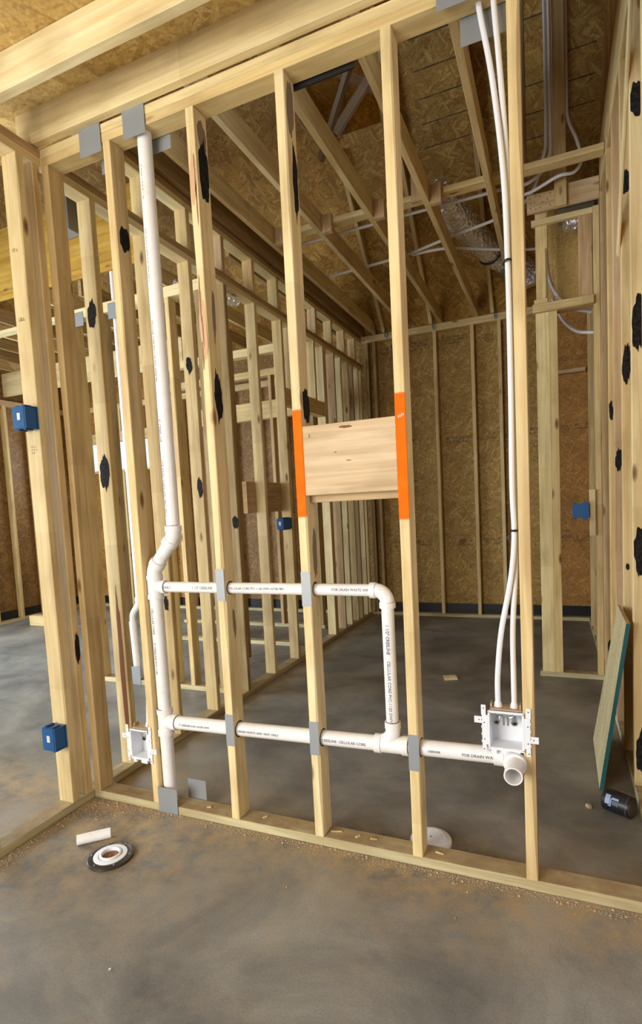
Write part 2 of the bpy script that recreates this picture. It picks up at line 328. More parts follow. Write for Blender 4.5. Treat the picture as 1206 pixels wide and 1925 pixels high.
def box(name, x0, x1, y0, y1, z0, z1, m, parent=None, bev=0.0, **k):
    c = Vector(((x0+x1)/2, (y0+y1)/2, z0)); bm = bmesh.new(); add_box(bm, x0-c.x, x1-c.x, y0-c.y, y1-c.y, 0, z1-z0, bev)
    o = from_bm(name, bm, m, None); o.location = c
    if parent is not None: child_world(o, parent)
    return tag(o, **k)
def smooth_path(pts, n=8):
    pts = [Vector(p) for p in pts]
    if len(pts) < 3: return pts
    out = []
    P = [pts[0]*2-pts[1]] + pts + [pts[-1]*2-pts[-2]]
    for i in range(1, len(P)-2):
        for j in range(n):
            t = j/n; a, b, c, d = P[i-1], P[i], P[i+1], P[i+2]
            out.append(0.5*((2*b)+(c-a)*t+(2*a-5*b+4*c-d)*t*t+(3*b-a-3*c+d)*t**3))
    out.append(pts[-1]); return out
def add_tube(bm, pts, r, seg=20, cap=True, inner=None):
    pts = [Vector(p) for p in pts]; rr = r if isinstance(r, (list, tuple)) else [r]*len(pts); rings = []
    d0 = (pts[1]-pts[0]).normalized(); ref = Vector((0, 0, 1)) if abs(d0.z) < 0.9 else Vector((0, 1, 0))
    u = d0.cross(ref).normalized()
    for i, p in enumerate(pts):
        if i == 0: d = d0
        elif i == len(pts)-1: d = (pts[i]-pts[i-1]).normalized()
        else: d = ((pts[i+1]-pts[i]).normalized()+(pts[i]-pts[i-1]).normalized()).normalized()
        u = (u - d*u.dot(d)).normalized(); w = d.cross(u)
        rings.append([bm.verts.new(p+(u*math.cos(a)+w*math.sin(a))*rr[i]) for a in (2*math.pi*k/seg for k in range(seg))])
    for i in range(len(rings)-1):
        for k in range(seg): bm.faces.new((rings[i][k], rings[i][(k+1) % seg], rings[i+1][(k+1) % seg], rings[i+1][k]))
    if cap: bm.faces.new(rings[0][::-1]); bm.faces.new(rings[-1])
    return rings
def tube(name, pts, r, m, parent=None, seg=20, cap=True, **k):
    o_ = Vector(pts[0]); bm = bmesh.new(); add_tube(bm, [Vector(p)-o_ for p in pts], r, seg, cap)
    o = from_bm(name, bm, m, None, smooth=True); o.location = o_
    if parent is not None: child_world(o, parent)
    return tag(o, **k)
def add_pipe(bm, a, b, r, ri, seg=28):
    """open hollow pipe"""
    a, b = Vector(a), Vector(b); R1 = add_tube(bm, [a, b], r, seg, cap=False); R2 = add_tube(bm, [a, b], ri, seg, cap=False)
    for e in (0, 1):
        for k in range(seg): bm.faces.new((R1[e][k], R1[e][(k+1) % seg], R2[e][(k+1) % seg], R2[e][k]))
def blotch(name, center, u, v, su, sv, m, parent, seed, off=0.0012, tail=0.3, n=40, ns=None):
    """irregular flat stain hugging a surface: center, in-plane unit axes u and v, half sizes"""
    rnd = random.Random(seed); c = Vector(center); u = Vector(u); v = Vector(v); nn = Vector(ns) if ns else u.cross(v)
    ph = [rnd.uniform(0, 6.28) for _ in range(8)]; bm = bmesh.new(); top = []; bot = []
    for i in range(n):
        a = 2*math.pi*i/n
        k = 1+0.10*math.sin(2*a+ph[0])+0.07*math.sin(5*a+ph[1])+0.05*math.sin(9*a+ph[2])+0.03*rnd.uniform(-1, 1)
        pu = math.cos(a)*su*k; pv = math.sin(a)*sv*k
        if rnd.random() < 0.22 and abs(math.sin(a)) > 0.75: pv *= 1+tail*rnd.random()
        pu = max(-su, min(su, pu))
        top.append(bm.verts.new(c+u*pu+v*pv+nn*off)); bot.append(bm.verts.new(c+u*pu+v*pv-nn*0.0004))
    bm.faces.new(top); bm.faces.new(bot[::-1])
    for i in range(n): bm.faces.new((top[i], top[(i+1) % n], bot[(i+1) % n], bot[i]))
    o = from_bm(name, bm, m, None); child_world(o, parent); return o
def marks(name, origin, u, v, w, h, rows, m, parent, seed, off=0.001, ns=None):
    """rows of small illegible stamp strokes printed on a board"""
    rnd = random.Random(seed); bm = bmesh.new(); o0 = Vector(origin); u = Vector(u); v = Vector(v); nn = Vector(ns) if ns else u.cross(v)
    for r in range(rows):
        x = 0; hh = h/rows*0.62; yb = h - h/rows*(r+1)
        if r == 0: hh *= 1.25
        while x < w:
            cw = rnd.uniform(0.3, 0.8)*hh
            if rnd.random() < 0.86:
                a = o0+u*x+v*yb+nn*off; hgt = hh*rnd.uniform(0.75, 1)
                for (ax, ay, bx, by) in rnd.choice([[(0, 0, .28, 1), (.28, .72, 1, 1)], [(0, 0, 1, .25), (0, .75, 1, 1), (.35, .2, .65, .8)], [(0, 0, .3, 1), (.7, 0, 1, 1), (.3, .4, .7, .62)], [(0, 0, .3, 1), (.3, 0, 1, .25)]]):
                    q = [bm.verts.new(a+u*cw*X+v*hgt*Y) for X, Y in ((ax, ay), (bx, ay), (bx, by), (ax, by))]; bm.faces.new(q)
            x += cw*1.35 + (hh*0.5 if rnd.random() < 0.15 else 0)
    o = from_bm(name, bm, m, None); child_world(o, parent); return o
def text_mesh(txt, size, bold=0.0):
    c = bpy.data.curves.new('lettering', 'FONT'); c.body = txt; c.size = size; c.offset = bold; c.resolution_u = 2
    o = bpy.data.objects.new('lettering', c); COL.objects.link(o); dg = bpy.context.evaluated_depsgraph_get(); dg.update()
    me = bpy.data.meshes.new_from_object(o.evaluated_get(dg)); bpy.data.objects.remove(o); bpy.data.curves.remove(c); return me
def pipe_text(txt, p0, d, r, facing, size, m, parent, bold=0.0003, mirror=False):
    """lettering wrapped on a pipe: starts at p0 on the axis, runs along d, centred on direction facing"""
    me = text_mesh(txt, size, bold); p0 = Vector(p0); d = Vector(d).normalized(); f = Vector(facing); f = (f-d*f.dot(d)).normalized(); s = f.cross(d)
    if s.length == 0: return
    for v in me.vertices:
        a = (v.co.y-size*0.36)/r; q = p0+d*v.co.x+(f*math.cos(a)+s*math.sin(a))*(r+0.0009); v.co = q
    o = link('lettering', me, m); child_world(o, parent)
    return o
def flat_text(txt, origin, u, v, size, m, parent, off=0.001, bold=0.0):
    me = text_mesh(txt, size, bold); o0 = Vector(origin); u = Vector(u); v = Vector(v); nn = u.cross(v)
    for k in me.vertices: k.co = o0+u*k.co.x+v*k.co.y+nn*off
    o = link('lettering', me, m); child_world(o, parent); return o
ORD = ['first', 'second', 'third', 'fourth', 'fifth', 'sixth', 'seventh', 'eighth', 'ninth', 'tenth', 'eleventh', 'twelfth', 'thirteenth']

T, Wd = 0.038, 0.089           # dressed 2x4
ZP0, ZP1 = 2.992, 3.068        # double top plate
ZJ = 3.395                     # underside of the rear ceiling joists

# ================================================================== SETTING
box('floor', -6.6, 3.2, -4.6, 4.72, -0.12, 0.0, CONC, kind='structure')
for o in [bpy.data.objects['floor']]:
    o.location = (0, 0, 0)
    for v in o.data.vertices: v.co += Vector((-1.7, 0.06, -0.12))
YB = 4.639                                                     # inner face of the rear sheathing
def sheath(name, x0, x1, y0, y1, z0, z1, m, axis):
    """wall sheathing with local axes laid so that the strands read in the plane of the sheet"""
    bm = bmesh.new(); c = Vector(((x0+x1)/2, (y0+y1)/2, (z0+z1)/2))
    dx, dy, dz = x1-x0, y1-y0, z1-z0
    if axis == 'y': add_box(bm, -dx/2, dx/2, -dz/2, dz/2, -dy/2, dy/2); rot = (math.pi/2, 0, 0)
    elif axis == 'x': add_box(bm, -dy/2, dy/2, -dz/2, dz/2, -dx/2, dx/2); rot = (math.pi/2, 0, math.pi/2)
    else: add_box(bm, -dx/2, dx/2, -dy/2, dy/2, -dz/2, dz/2); rot = (0, 0, 0)
    o = from_bm(name, bm, m); o.location = c; o.rotation_euler = rot; return tag(o, kind='structure')
wb = sheath('wall_back', -1.29, 0.925, YB, YB+0.012, 0.0, 3.50, OSB, 'y')
sheath('wall_back_pantry', 0.925, 1.33, YB, YB+0.012, 0.0, 3.50, OSBW, 'y')
WX0, WX1, WZ0, WZ1 = -5.74, -3.95, 2.10, 2.52
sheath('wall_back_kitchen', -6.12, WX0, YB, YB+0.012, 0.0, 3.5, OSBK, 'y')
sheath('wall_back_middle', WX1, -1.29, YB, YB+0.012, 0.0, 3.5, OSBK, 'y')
sheath('wall_back_under_window', WX0, WX1, YB, YB+0.012, 0.0, WZ0, OSBW, 'y')
sheath('wall_back_over_window', WX0, WX1, YB, YB+0.012, WZ1, 3.5, OSBW, 'y')
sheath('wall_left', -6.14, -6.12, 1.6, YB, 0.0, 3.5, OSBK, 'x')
sheath('wall_left_front', -6.14, -6.12, -4.6, -1.9, 0.0, 3.5, OSBW, 'x')
sheath('wall_left_low', -6.14, -6.12, -1.9, 1.6, 0.0, 0.6, OSBW, 'x')
sheath('wall_left_high', -6.14, -6.12, -1.9, 1.6, 2.6, 3.5, OSBW, 'x')
sheath('wall_right', 1.329, 1.341, 0.0, YB, 0.0, 7.48, OSBW, 'x')
sheath('wall_front_left', -6.6, -3.2, -4.6, -4.58, 0.0, 3.6, OSBW, 'y')
sheath('wall_front_right', -0.4, 3.2, -4.6, -4.58, 0.0, 3.3, OSBW, 'y')
sheath('wall_front_high', -3.2, -0.4, -4.6, -4.58, 2.6, 3.3, OSBW, 'y')
sheath('wall_front_low', -3.2, -0.4, -4.6, -4.58, 0.0, 0.5, OSBW, 'y')
sheath('wall_side', 3.2, 3.21, -4.6, -2.3, 0.0, 3.3, OSBW, 'x')
sheath('wall_side_low', 3.2, 3.21, -2.3, -0.9, 0.0, 1.0, OSBW, 'x')
sheath('wall_side_high', 3.2, 3.21, -2.3, -0.9, 2.4, 3.3, OSBW, 'x')
sheath('wall_side_rear', 3.2, 3.21, -0.9, 0.3, 0.0, 3.3, OSBW, 'x')
sheath('ceiling', -1.6, 3.2, -4.6, 0.10, 3.214, 3.229, OSBC, 'z')
# sloping roof deck over the rear rooms, with a hole near the valley
SL = 1.0
def deck_z(y): return 3.45+SL*(4.62-y)
def deck(name, x0, x1, y0, y1, m=OSBD):
    """rectangle of roof deck between two y values (y0 low, y1 high on the slope)"""
    c = Vector(((x0+x1)/2, (y0+y1)/2, (deck_z(y0)+deck_z(y1))/2)); ln = math.hypot(y1-y0, deck_z(y1)-deck_z(y0))
    bm = bmesh.new(); add_box(bm, -(x1-x0)/2, (x1-x0)/2, -ln/2, ln/2, 0, 0.012)
    o = from_bm(name, bm, m); o.location = c; o.rotation_euler = (-math.atan(SL), 0, 0); return tag(o, kind='structure')
HX0, HX1, HY0, HY1 = -1.08, -0.47, 2.74, 3.22
deck('ceiling_deck_low', -1.29, 1.33, 4.66, HY1); deck('ceiling_deck_high', -1.29, 1.33, HY0, 0.6)
deck('ceiling_deck_left', -1.29, HX0, HY1, HY0); dr = deck('ceiling_deck_right', HX1, 1.33, HY1, HY0)
deck('ceiling_deck_kitchen', -6.13, -1.29, 4.66, 0.6)
# dark nailing lines printed on the deck underside, over the right-hand bays
low = bpy.data.objects['ceiling_deck_low']; n_deck = Vector((0, -math.sin(math.atan(SL)), -math.cos(math.atan(SL))))
def deck_strip(x0, x1, y, w, par, m=INKB):
    bm = bmesh.new(); rnd = random.Random(int(y*1000)+int(x0*100)); n = 14
    d = Vector((0, -1, SL)).normalized(); up = []; dnn = []
    for i in range(n+1):
        x = x0+(x1-x0)*i/n; ww = w*(0.5+0.5*rnd.random())
        if i in (0, n): ww *= 0.15
        b0 = Vector((x, y, deck_z(y))) + n_deck*0.0015
        up.append(bm.verts.new(b0+d*ww/2)); dnn.append(bm.verts.new(b0-d*ww/2))
    for i in range(n): bm.faces.new((up[i], up[i+1], dnn[i+1], dnn[i]))
    o = from_bm('nail_line', bm, m); child_world(o, par)
high = bpy.data.objects['ceiling_deck_high']
STREAK = plain('dark_nail_streak', (0.085, 0.055, 0.022), 0.7)
for y, par in ((3.03, dr), (3.17, dr), (3.30, low), (3.43, low), (2.88, dr)):
    deck_strip(-0.14, 0.30, y, 0.012, par, STREAK)
for y, par in ((2.98, dr), (3.28, low), (3.42, low), (3.55, low)):
    deck_strip(0.62, 0.92, y, 0.012, par, STREAK); deck_strip(1.02, 1.29, y-0.1, 0.012, par if y > 3.3 or y < 3 else dr, STREAK)
# attic behind the hole
sheath('ceiling_attic_back', -1.7, 0.1, 4.9, 4.912, 4.2, 6.4, OSBD, 'y')
sheath('ceiling_attic_top', -1.7, 0.1, 3.0, 4.9, 6.4, 6.412, OSBD, 'z')
sheath('wall_attic_left', -1.7, -1.69, 3.3, 4.9, 4.9, 6.4, OSBD, 'x')
sheath('wall_attic_right', 0.09, 0.10, 3.3, 4.9, 4.9, 6.4, OSBD, 'x')

sheath('wall_sky_block_front', -6.13, 1.33, 0.60, 0.612, 3.60, 7.48, OSBD, 'y')  # unseen closing sheet, added to keep sky light out of the rear rooms
sheath('wall_sky_block_side', -6.14, -6.128, 0.60, 4.66, 3.5, 7.48, OSBD, 'x')  # unseen end sheet, added against the same sky leak
sheath('ceiling_left_rooms', -6.13, -1.60, -4.6, 0.60, 3.60, 3.612, OSBD, 'z')  # unseen ceiling, added to stop sky light falling into the left rooms
# black flashing at the foot of the rear wall
box('baseboard_rear', -1.19, 1.328, 4.6345, YB-0.0005, 0.038, 0.150, BLACK, kind='structure')
box('baseboard_kitchen', -6.11, -1.30, 4.6345, YB-0.0005, 0.038, 0.150, BLACK, kind='structure')
box('baseboard_left', -6.119, -6.112, 1.7, 4.6, 0.038, 0.150, BLACK, kind='structure')
# printed stamps on the rear wall sheathing
for i, (x, z, w, h, r) in enumerate([(-1.00, 3.17, .30, .10, 2), (-.62, 3.16, .22, .11, 3), (-.25, 3.17, .30, .10, 3), (-.80, 2.07, .2, .07, 2), (-.23, 2.04, .28, .085, 2), (.17, 2.05, .28, .085, 3), (.62, 2.06, .2, .08, 2), (-.9, .84, .25, .08, 2), (-.66, .85, .22, .07, 2), (-.12, .84, .15, .08, 2), (.16, .85, .17, .08, 2), (.33, .84, .14, .1, 3)]):
    marks('printed_stamp', (x, YB-0.0015, z), (1, 0, 0), (0, 0, 1), w, h, r, INKB, wb, 40+i, 0.0, ns=(0, -1, 0))
wp = bpy.data.objects['wall_back_pantry']
for i, (x, z, w, h) in enumerate([(1.13, 2.07, .15, .07), (.99, .86, .17, .08), (.98, 2.80, .3, .05)]):
    marks('printed_stamp', (x, YB-0.0015, z), (1, 0, 0), (0, 0, 1), w, h, 2, INKB, wp, 80+i, 0.0, ns=(0, -1, 0))
def ring_mark(c, r, par):
    bm = bmesh.new(); add = []
    for rr, w in ((r, 0.006), (r*0.45, 0.006)):
        for k in range(24):
            a0, a1 = 2*math.pi*k/24, 2*math.pi*(k+1)/24
            bm.faces.new([bm.verts.new((c[0]+R_*math.cos(a), c[1], c[2]+R_*math.sin(a))) for R_, a in ((rr, a0), (rr, a1), (rr-w, a1), (rr-w, a0))])
    o = from_bm('printed_ring', bm, INKB); child_world(o, par)
ring_mark((0.27, YB-.0015, 3.17), .045, wb); ring_mark((-.08, YB-.0015, .87), .035, wb); ring_mark((1.03, YB-.0015, 2.085), .04, wp)

# ================================================================== MAIN PLUMBING WALL (front wall of the view)
PW = 'studs of the plumbing wall'
mp = board('bottom_plate', -1.198, 1.62, 0, Wd, 0.0, T, PT, wane=0.004, label='greenish treated bottom plate on the slab under the plumbing wall', cat='lumber')
tp1 = board('top_plate', -1.198, 1.62, 0, Wd, ZP0, ZP0+T, PINE, label='lower board of the doubled top plate over the plumbing wall', cat='lumber')
tp2 = board('top_plate', -1.290, 1.62, 0, Wd, ZP0+T+.0005, ZP1, PALE, label='upper board of the doubled top plate over the plumbing wall', cat='lumber')
SX = {'A': -1.1985, 'B': -.832, 'C': -.400, 'D': 0.0, 'E': .407, 'F': .813}
STL = {'A': 'pale corner stud where the plumbing wall meets the left wall',
 'B': 'stud just left of the tall white vent pipe, dark smudge near its top',
 'C': 'splintered stud right of the tall white vent pipe, long black smudge near its top',
 'D': 'stud with orange spray paint at the left end of the blocking board',
 'E': 'stud with orange spray paint at the right end of the blocking board',
 'F': 'last stud on the right of the plumbing wall, white water tubes strapped beside it'}
stud = {}
for k, x in SX.items():
    stud[k] = board('wall_stud', x, x+T, 0, Wd, T+.0005, ZP0-.0005, PALE if k in 'CDE' else PINE, wane=0.010 if k in 'CDF' else 0.004, label=STL[k], cat='stud', group=PW)
def side_mark(k, z, h, y=0.045, w=0.030, seed=1):
    x = SX[k]+T; return blotch('black_smudge', (x, y, z), (0, 1, 0), (0, 0, 1), w, h, CHAR, stud[k], seed, 0.0010, ns=(1, 0, 0))
side_mark('B', 2.60, .055, .05, .03, 3); side_mark('C', 2.76, .125, .05, .033, 4); side_mark('C', 1.86, .085, .05, .030, 5)
side_mark('D', 2.62, .11, .06, .024, 6); side_mark('D', 1.78, .07, .05, .03, 7)
GREYS = plain('grey_weather_stain', (0.23, 0.17, 0.12), 0.8)
def front_stain(o, x, y, z, su, sv, seed, m=GREYS): return blotch('grey_stain', (x, y, z), (1, 0, 0), (0, 0, 1), su, sv, m, o, seed, 0.0009, ns=(0, -1, 0))
BARK = plain('brown_bark_wood', (0.27, 0.145, 0.06), 0.85); SPL = plain('raw_splinter_wood', (0.60, 0.38, 0.20), 0.85)
for z, h, w in ((2.70, .05, .0035), (2.62, .09, .003), (2.78, .03, .003), (2.25, .08, .004), (2.12, .06, .003), (2.03, .05, .004)):
    blotch('splintered_streak', (SX['C']+.008+(z*37 % 1)*.022, 0, z), (1, 0, 0), (0, 0, 1), w, h, BARK, stud['C'], int(z*100), .0012, ns=(0, -1, 0))
for z, h in ((2.72, .10), (2.14, .13)):
    blotch('splintered_face', (SX['C']+.019, 0, z), (1, 0, 0), (0, 0, 1), .017, h, SPL, stud['C'], int(z*99), .0007, ns=(0, -1, 0))
for y, z, h, w in ((.03, 1.0, .55, .020), (.05, .35, .25, .018), (.02, 1.75, .45, .016), (.03, 2.5, .35, .014)):
    blotch('bark_patch', (SX['F']+T, y, z), (0, 1, 0), (0, 0, 1), w, h, BARK, stud['F'], int(z*100), .0010, ns=(1, 0, 0))
for k, y, z, h, w in (('C', .05, 2.90, .06, .03), ('C', .055, 2.2, .10, .012), ('D', .045, 2.88, .10, .03), ('C', .06, .9, .06, .012), ('D', .06, 1.2, .10, .02)):
    blotch('grey_stain', (SX[k]+T, y, z), (0, 1, 0), (0, 0, 1), w, h, GREYS, stud[k], int(z*90), .0006, ns=(1, 0, 0))
# orange paint shells, front face wrapping a little over the left corner
def paint_patch(k, z0, z1):
    x = SX[k]; bm = bmesh.new(); lay = bm.verts.layers.float.new('cover'); n = 30; cols = [(x-.0008, .008), (x-.0008, 0.0015), (x+.0012, -.0009), (x+.019, -.0011), (x+T-.0015, -.0009), (x+T+.0006, .0015)]; cov = [0.25, .9, 1, 1, .95, .55]; rows = []
    for i in range(n+1):
        t = i/n; z = z0+(z1-z0)*t; e = min(1.0, min(t, 1-t)/0.055); row = []
        for (px, py), cv in zip(cols, cov):
            v = bm.verts.new((px, py, z)); v[lay] = cv*e-0.15*(1-e); row.append(v)
        rows.append(row)
    for i in range(n):
        for j in range(len(cols)-1): bm.faces.new((rows[i][j], rows[i][j+1], rows[i+1][j+1], rows[i+1][j]))
    o = from_bm('spray_paint', bm, ORANGE, smooth=True); child_world(o, stud[k]); o['label'] = 'bright orange spray paint'
paint_patch('D', 1.335, 1.77); paint_patch('E', 1.31, 1.785)
for j in range(4):
    blotch('chalk_scratch', (SX['E']+.012+j*.006, 0, 1.69+j*.002), (1, 0, 0), (0, 0, 1), .0014, .006, STICK, stud['E'], 60+j, .0022, ns=(0, -1, 0))
# blocking between D and E
hb = board('blocking_board', SX['D']+T+.001, SX['E']-.001, 0.001, 0.039, 1.428, 1.694, PLY, label='wide plywood-coloured blocking board between the two orange-painted studs', cat='blocking')
board('blocking_board', SX['D']+T+.001, SX['E']-.001, 0.0400, 0.078, 1.400, 1.45, PINK, wane=0.008, label='narrow brown blocking strip showing under the wide blocking board', cat='blocking')
blotch('knot', (.215, 0.001, 1.676), (1, 0, 0), (0, 0, 1), .026, .005, RUST, hb, 11, ns=(0, -1, 0))
blotch('nail_gouge', (.066, 0.001, 1.655), (1, 0, 0), (0, 0, 1), .0025, .007, INK, hb, 12, ns=(0, -1, 0))
blotch('knot', (.222, 0.001, 1.551), (1, 0, 0), (0, 0, 1), .009, .0018, RUST, hb, 13, ns=(0, -1, 0))
blotch('knot', (.171, 0.001, 1.585), (1, 0, 0), (0, 0, 1), .003, .002, RUST, hb, 14, ns=(0, -1, 0))

# steel nail plates
NP = 'steel nail plates over bored studs'
def nail_plate(x0, x1, z0, z1, y, label, face=-1, grp=None, bend=False):
    bm = bmesh.new(); n = 8; c = Vector(((x0+x1)/2, y, z0)); th = 0.0015
    add_box(bm, x0-c.x, x1-c.x, -th if face < 0 else 0.0004, -0.0004 if face < 0 else th, 0, z1-z0, 0.0003)
    for zz in (0.006, (z1-z0)-0.006):           # struck nail prongs
        for xx in (x0-c.x+.008, x1-c.x-.008):
            add_box(bm, xx-.002, xx+.002, (-th-.0008) if face < 0 else th, (-th+.0002) if face < 0 else th+.0008, zz-.0015, zz+.0015)
    o = from_bm('nail_plate', bm, STEEL); o.location = c; return tag(o, label, 'nail plate', grp)
for k, z0, z1, lb in (('C', 1.005, 1.142, 'upper steel nail plate on the splintered stud right of the vent pipe'), ('D', .992, 1.130, 'upper steel nail plate on the left orange-painted stud'),
                      ('C', .369, .509, 'lower steel nail plate on the splintered stud right of the vent pipe'), ('D', .383, .521, 'lower steel nail plate on the left orange-painted stud'), ('E', .377, .516, 'steel nail plate on the right orange-painted stud')):
    nail_plate(SX[k]-.001, SX[k]+T+.002, z0, z1, -.0006, lb, grp=NP)
nail_plate(-.799, -.690, 0.0, .121, -.003, 'square steel plate in front of the vent pipe foot on the bottom plate')
nail_plate(-.70, -.597, 0.02, .130, Wd+.003, 'square steel plate behind the vent pipe foot on the bottom plate', face=1)
nail_plate(-.712, -.597, 2.960, 3.075, -.004, 'steel plate on the top plates right over the tall vent pipe')
nail_plate(-.956, -.836, 2.955, 3.072, -.004, 'steel plate on the top plates in the bay left of the vent pipe')
nail_plate(-.66, -.545, 2.935, 3.05, Wd+.003, 'bluish steel plate hanging behind the top plate beside the vent pipe', face=1)
nail_plate(-.93, -.81, 2.93, 3.05, Wd+.003, 'steel plate behind the top plate in the bay left of the vent pipe', face=1)
nail_plate(.60, .735, 2.967, 3.07, -.004, 'steel plate at the top edge over the two water tubes')
nail_plate(.66, .83, 2.905, 3.03, Wd+.003, 'bluish steel plate hanging behind the two water tubes at the top', face=1)

# ================================================================== DRAIN AND VENT PIPES
YP = 0.045
pr = empty('drain_vent_piping', (-.765, YP, 0.0)); tag(pr, 'white PVC drain and vent piping running through the plumbing wall studs', 'pipe')
def hub(name, p, d, r, L, parent):
    """a fitting collar centred at p along d"""
    p, d = Vector(p), Vector(d).normalized(); return [p-d*L/2, p+d*L/2], r
def fitting(name, paths, parent, label=None):
    """one mesh from several (points, radius) tubes"""
    bm = bmesh.new()
    for pts, r in paths: add_tube(bm, pts, r, 24)
    o = from_bm(name, bm, PVC, smooth=True); child_world(o, parent); return o
R2, R15 = 0.0302, 0.0241
def pvc(pts, r, parent=pr, name='pipe'):
    o = tube(name, pts, r, PVC, None, 28); child_world(o, parent); return o
def ring(p, d, r, w=0.0016, m=PRIMER, parent=pr):
    p, d = Vector(p), Vector(d).normalized(); o = tube('primer_ring', [p-d*w, p+d*w], r+.0006, m, None, 28); child_world(o, parent)
XT, XB = -.640, -.765
v1 = pvc([(XT-.004, YP, ZP1+.12), (XT, YP, 1.335)], R2)
# offset of two 45 degree elbows
def arc(p, d0, d1, R, n=10):
    """bend at corner p between directions d0 (in) and d1 (out)"""
    p, d0, d1 = Vector(p), Vector(d0).normalized(), Vector(d1).normalized(); ang = d0.angle(d1); t = R*math.tan(ang/2); a = p-d0*t; b = p+d1*t; pts = []
    nrm = d0.cross(d1).normalized(); cen = a + nrm.cross(d0).normalized()*R
    for i in range(n+1): pts.append(cen + Matrix.Rotation(ang*i/n, 3, nrm) @ (a-cen))
    return pts
dv = Vector((-.125, 0, -.150)).normalized()
c1 = Vector((XT, YP, 1.285)); c2 = Vector((XB, YP, 1.135)); dd = (c2-c1).normalized()
a1 = arc(c1, (0, 0, -1), dd, .07); a2 = arc(c2, dd, (0, 0, -1), .07)
fitting('elbow', [(a1, R2+.0035), ([a1[0]+Vector((0, 0, .022)), a1[0]+Vector((0, 0, -.004))], R2+.0072), ([a1[-1]-dd*.004, a1[-1]+dd*.024], R2+.0072)], pr)
fitting('elbow', [(a2, R2+.0035), ([a2[0]-dd*.024, a2[0]+dd*.004], R2+.0072), ([a2[-1], a2[-1]-Vector((0, 0, .02))], R2+.0060)], pr)
pvc([c1, c2], R2)
ZU = 1.056
# upper tee
fitting('tee', [([(XB, YP, ZU+.052), (XB, YP, ZU-.052)], R2+.0035), ([(XB, YP, ZU+.054), (XB, YP, ZU+.034)], R2+.0072), ([(XB, YP, ZU-.034), (XB, YP, ZU-.054)], R2+.0072),
               ([(XB, YP, ZU+.006), (XB+.052, YP, ZU)], R15+.0045), ([(XB+.040, YP, ZU), (XB+.062, YP, ZU)], R15+.0070)], pr)
v2 = pvc([(XB, YP, ZU-.04), (XB+.002, YP, .46)], R2)
XE = .335
h1 = pvc([(XB+.05, YP, ZU), (XE-.040, YP, ZU-.003)], R15)
a3 = arc((XE, YP, ZU-.003), (1, 0, 0), (0, 0, -1), .045)
fitting('elbow', [(a3, R15+.0035), ([a3[0]-Vector((.020, 0, 0)), a3[0]+Vector((.002, 0, 0))], R15+.0068), ([a3[-1], a3[-1]-Vector((0, 0, .022))], R15+.0068)], pr)
v3 = pvc([(XE, YP, ZU-.06), (XE+.001, YP, .50)], R15)
# lower run
ZA, ZE_ = .420, .459
def zl(x): return ZA+(ZE_-ZA)*(x-XB)/(.745-XB)
fitting('tee', [([(XB, YP, ZA+.058), (XB, YP, ZA-.058)], R2+.0035), ([(XB, YP, ZA+.062), (XB, YP, ZA+.040)], R2+.0072), ([(XB, YP, ZA-.034), (XB, YP, ZA-.062)], R2+.0078),
               ([(XB, YP, ZA+.004), (XB+.058, YP, ZA+.002)], R2+.0042), ([(XB+.044, YP, ZA+.002), (XB+.070, YP, ZA+.002)], R2+.0068)], pr)
v4 = pvc([(XB, YP, ZA-.04), (XB+.001, YP, .0)], R2)
h2 = pvc([(XB+.05, YP, zl(XB+.05)), (.755, YP, zl(.755))], R2)
ring((XB+.071, YP, zl(XB+.07)), (1, 0, 0), R2); ring((XB, YP, ZA+.063), (0, 0, 1), R2); ring((XB+.063, YP, ZU), (1, 0, 0), R15)
# combination tee under the drop
zt = zl(XE)
tc_path = smooth_path([(XE+.001, YP, zt+.085), (XE+.001, YP, zt+.055), (XE-.012, YP, zt+.026), (XE-.045, YP, zt+.004)], 6)
fitting('tee', [([(XE-.062, YP, zl(XE-.062)), (XE+.058, YP, zl(XE+.058))], R2+.0035), ([(XE-.072, YP, zl(XE-.07)), (XE-.046, YP, zl(XE-.046))], R2+.0072), ([(XE+.038, YP, zl(XE+.038)), (XE+.062, YP, zl(XE+.062))], R2+.0072),
               (tc_path, R15+.0045), ([(XE+.001, YP, zt+.092), (XE+.001, YP, zt+.066)], R15+.0068)], pr)
ring((XE+.001, YP, zt+.093), (0, 0, 1), R15); ring((XE-.073, YP, zl(XE-.073)), (1, 0, 0), R2); ring((XE+.063, YP, zl(XE+.063)), (1, 0, 0), R2)
# end elbow with an open stub towards the room
XO = .785
ze = zl(XO)
fitting('elbow', [(arc((XO, YP, ze), (1, 0, 0), (0, -1, 0), .042), R2+.0045), ([(XO-.074, YP, ze), (XO-.040, YP, ze)], R2+.0075), ([(XO, YP-.038, ze), (XO, YP-.064, ze)], R2+.0082), ([(XO, YP, ze), (XO, YP, ze+.046)], R15+.004)], pr)
bm = bmesh.new(); add_pipe(bm, (XO, YP-.05, ze), (XO, YP-.150, ze), R2, R2-.004); o = from_bm('outlet_stub', bm, PVC, smooth=True); child_world(o, pr)
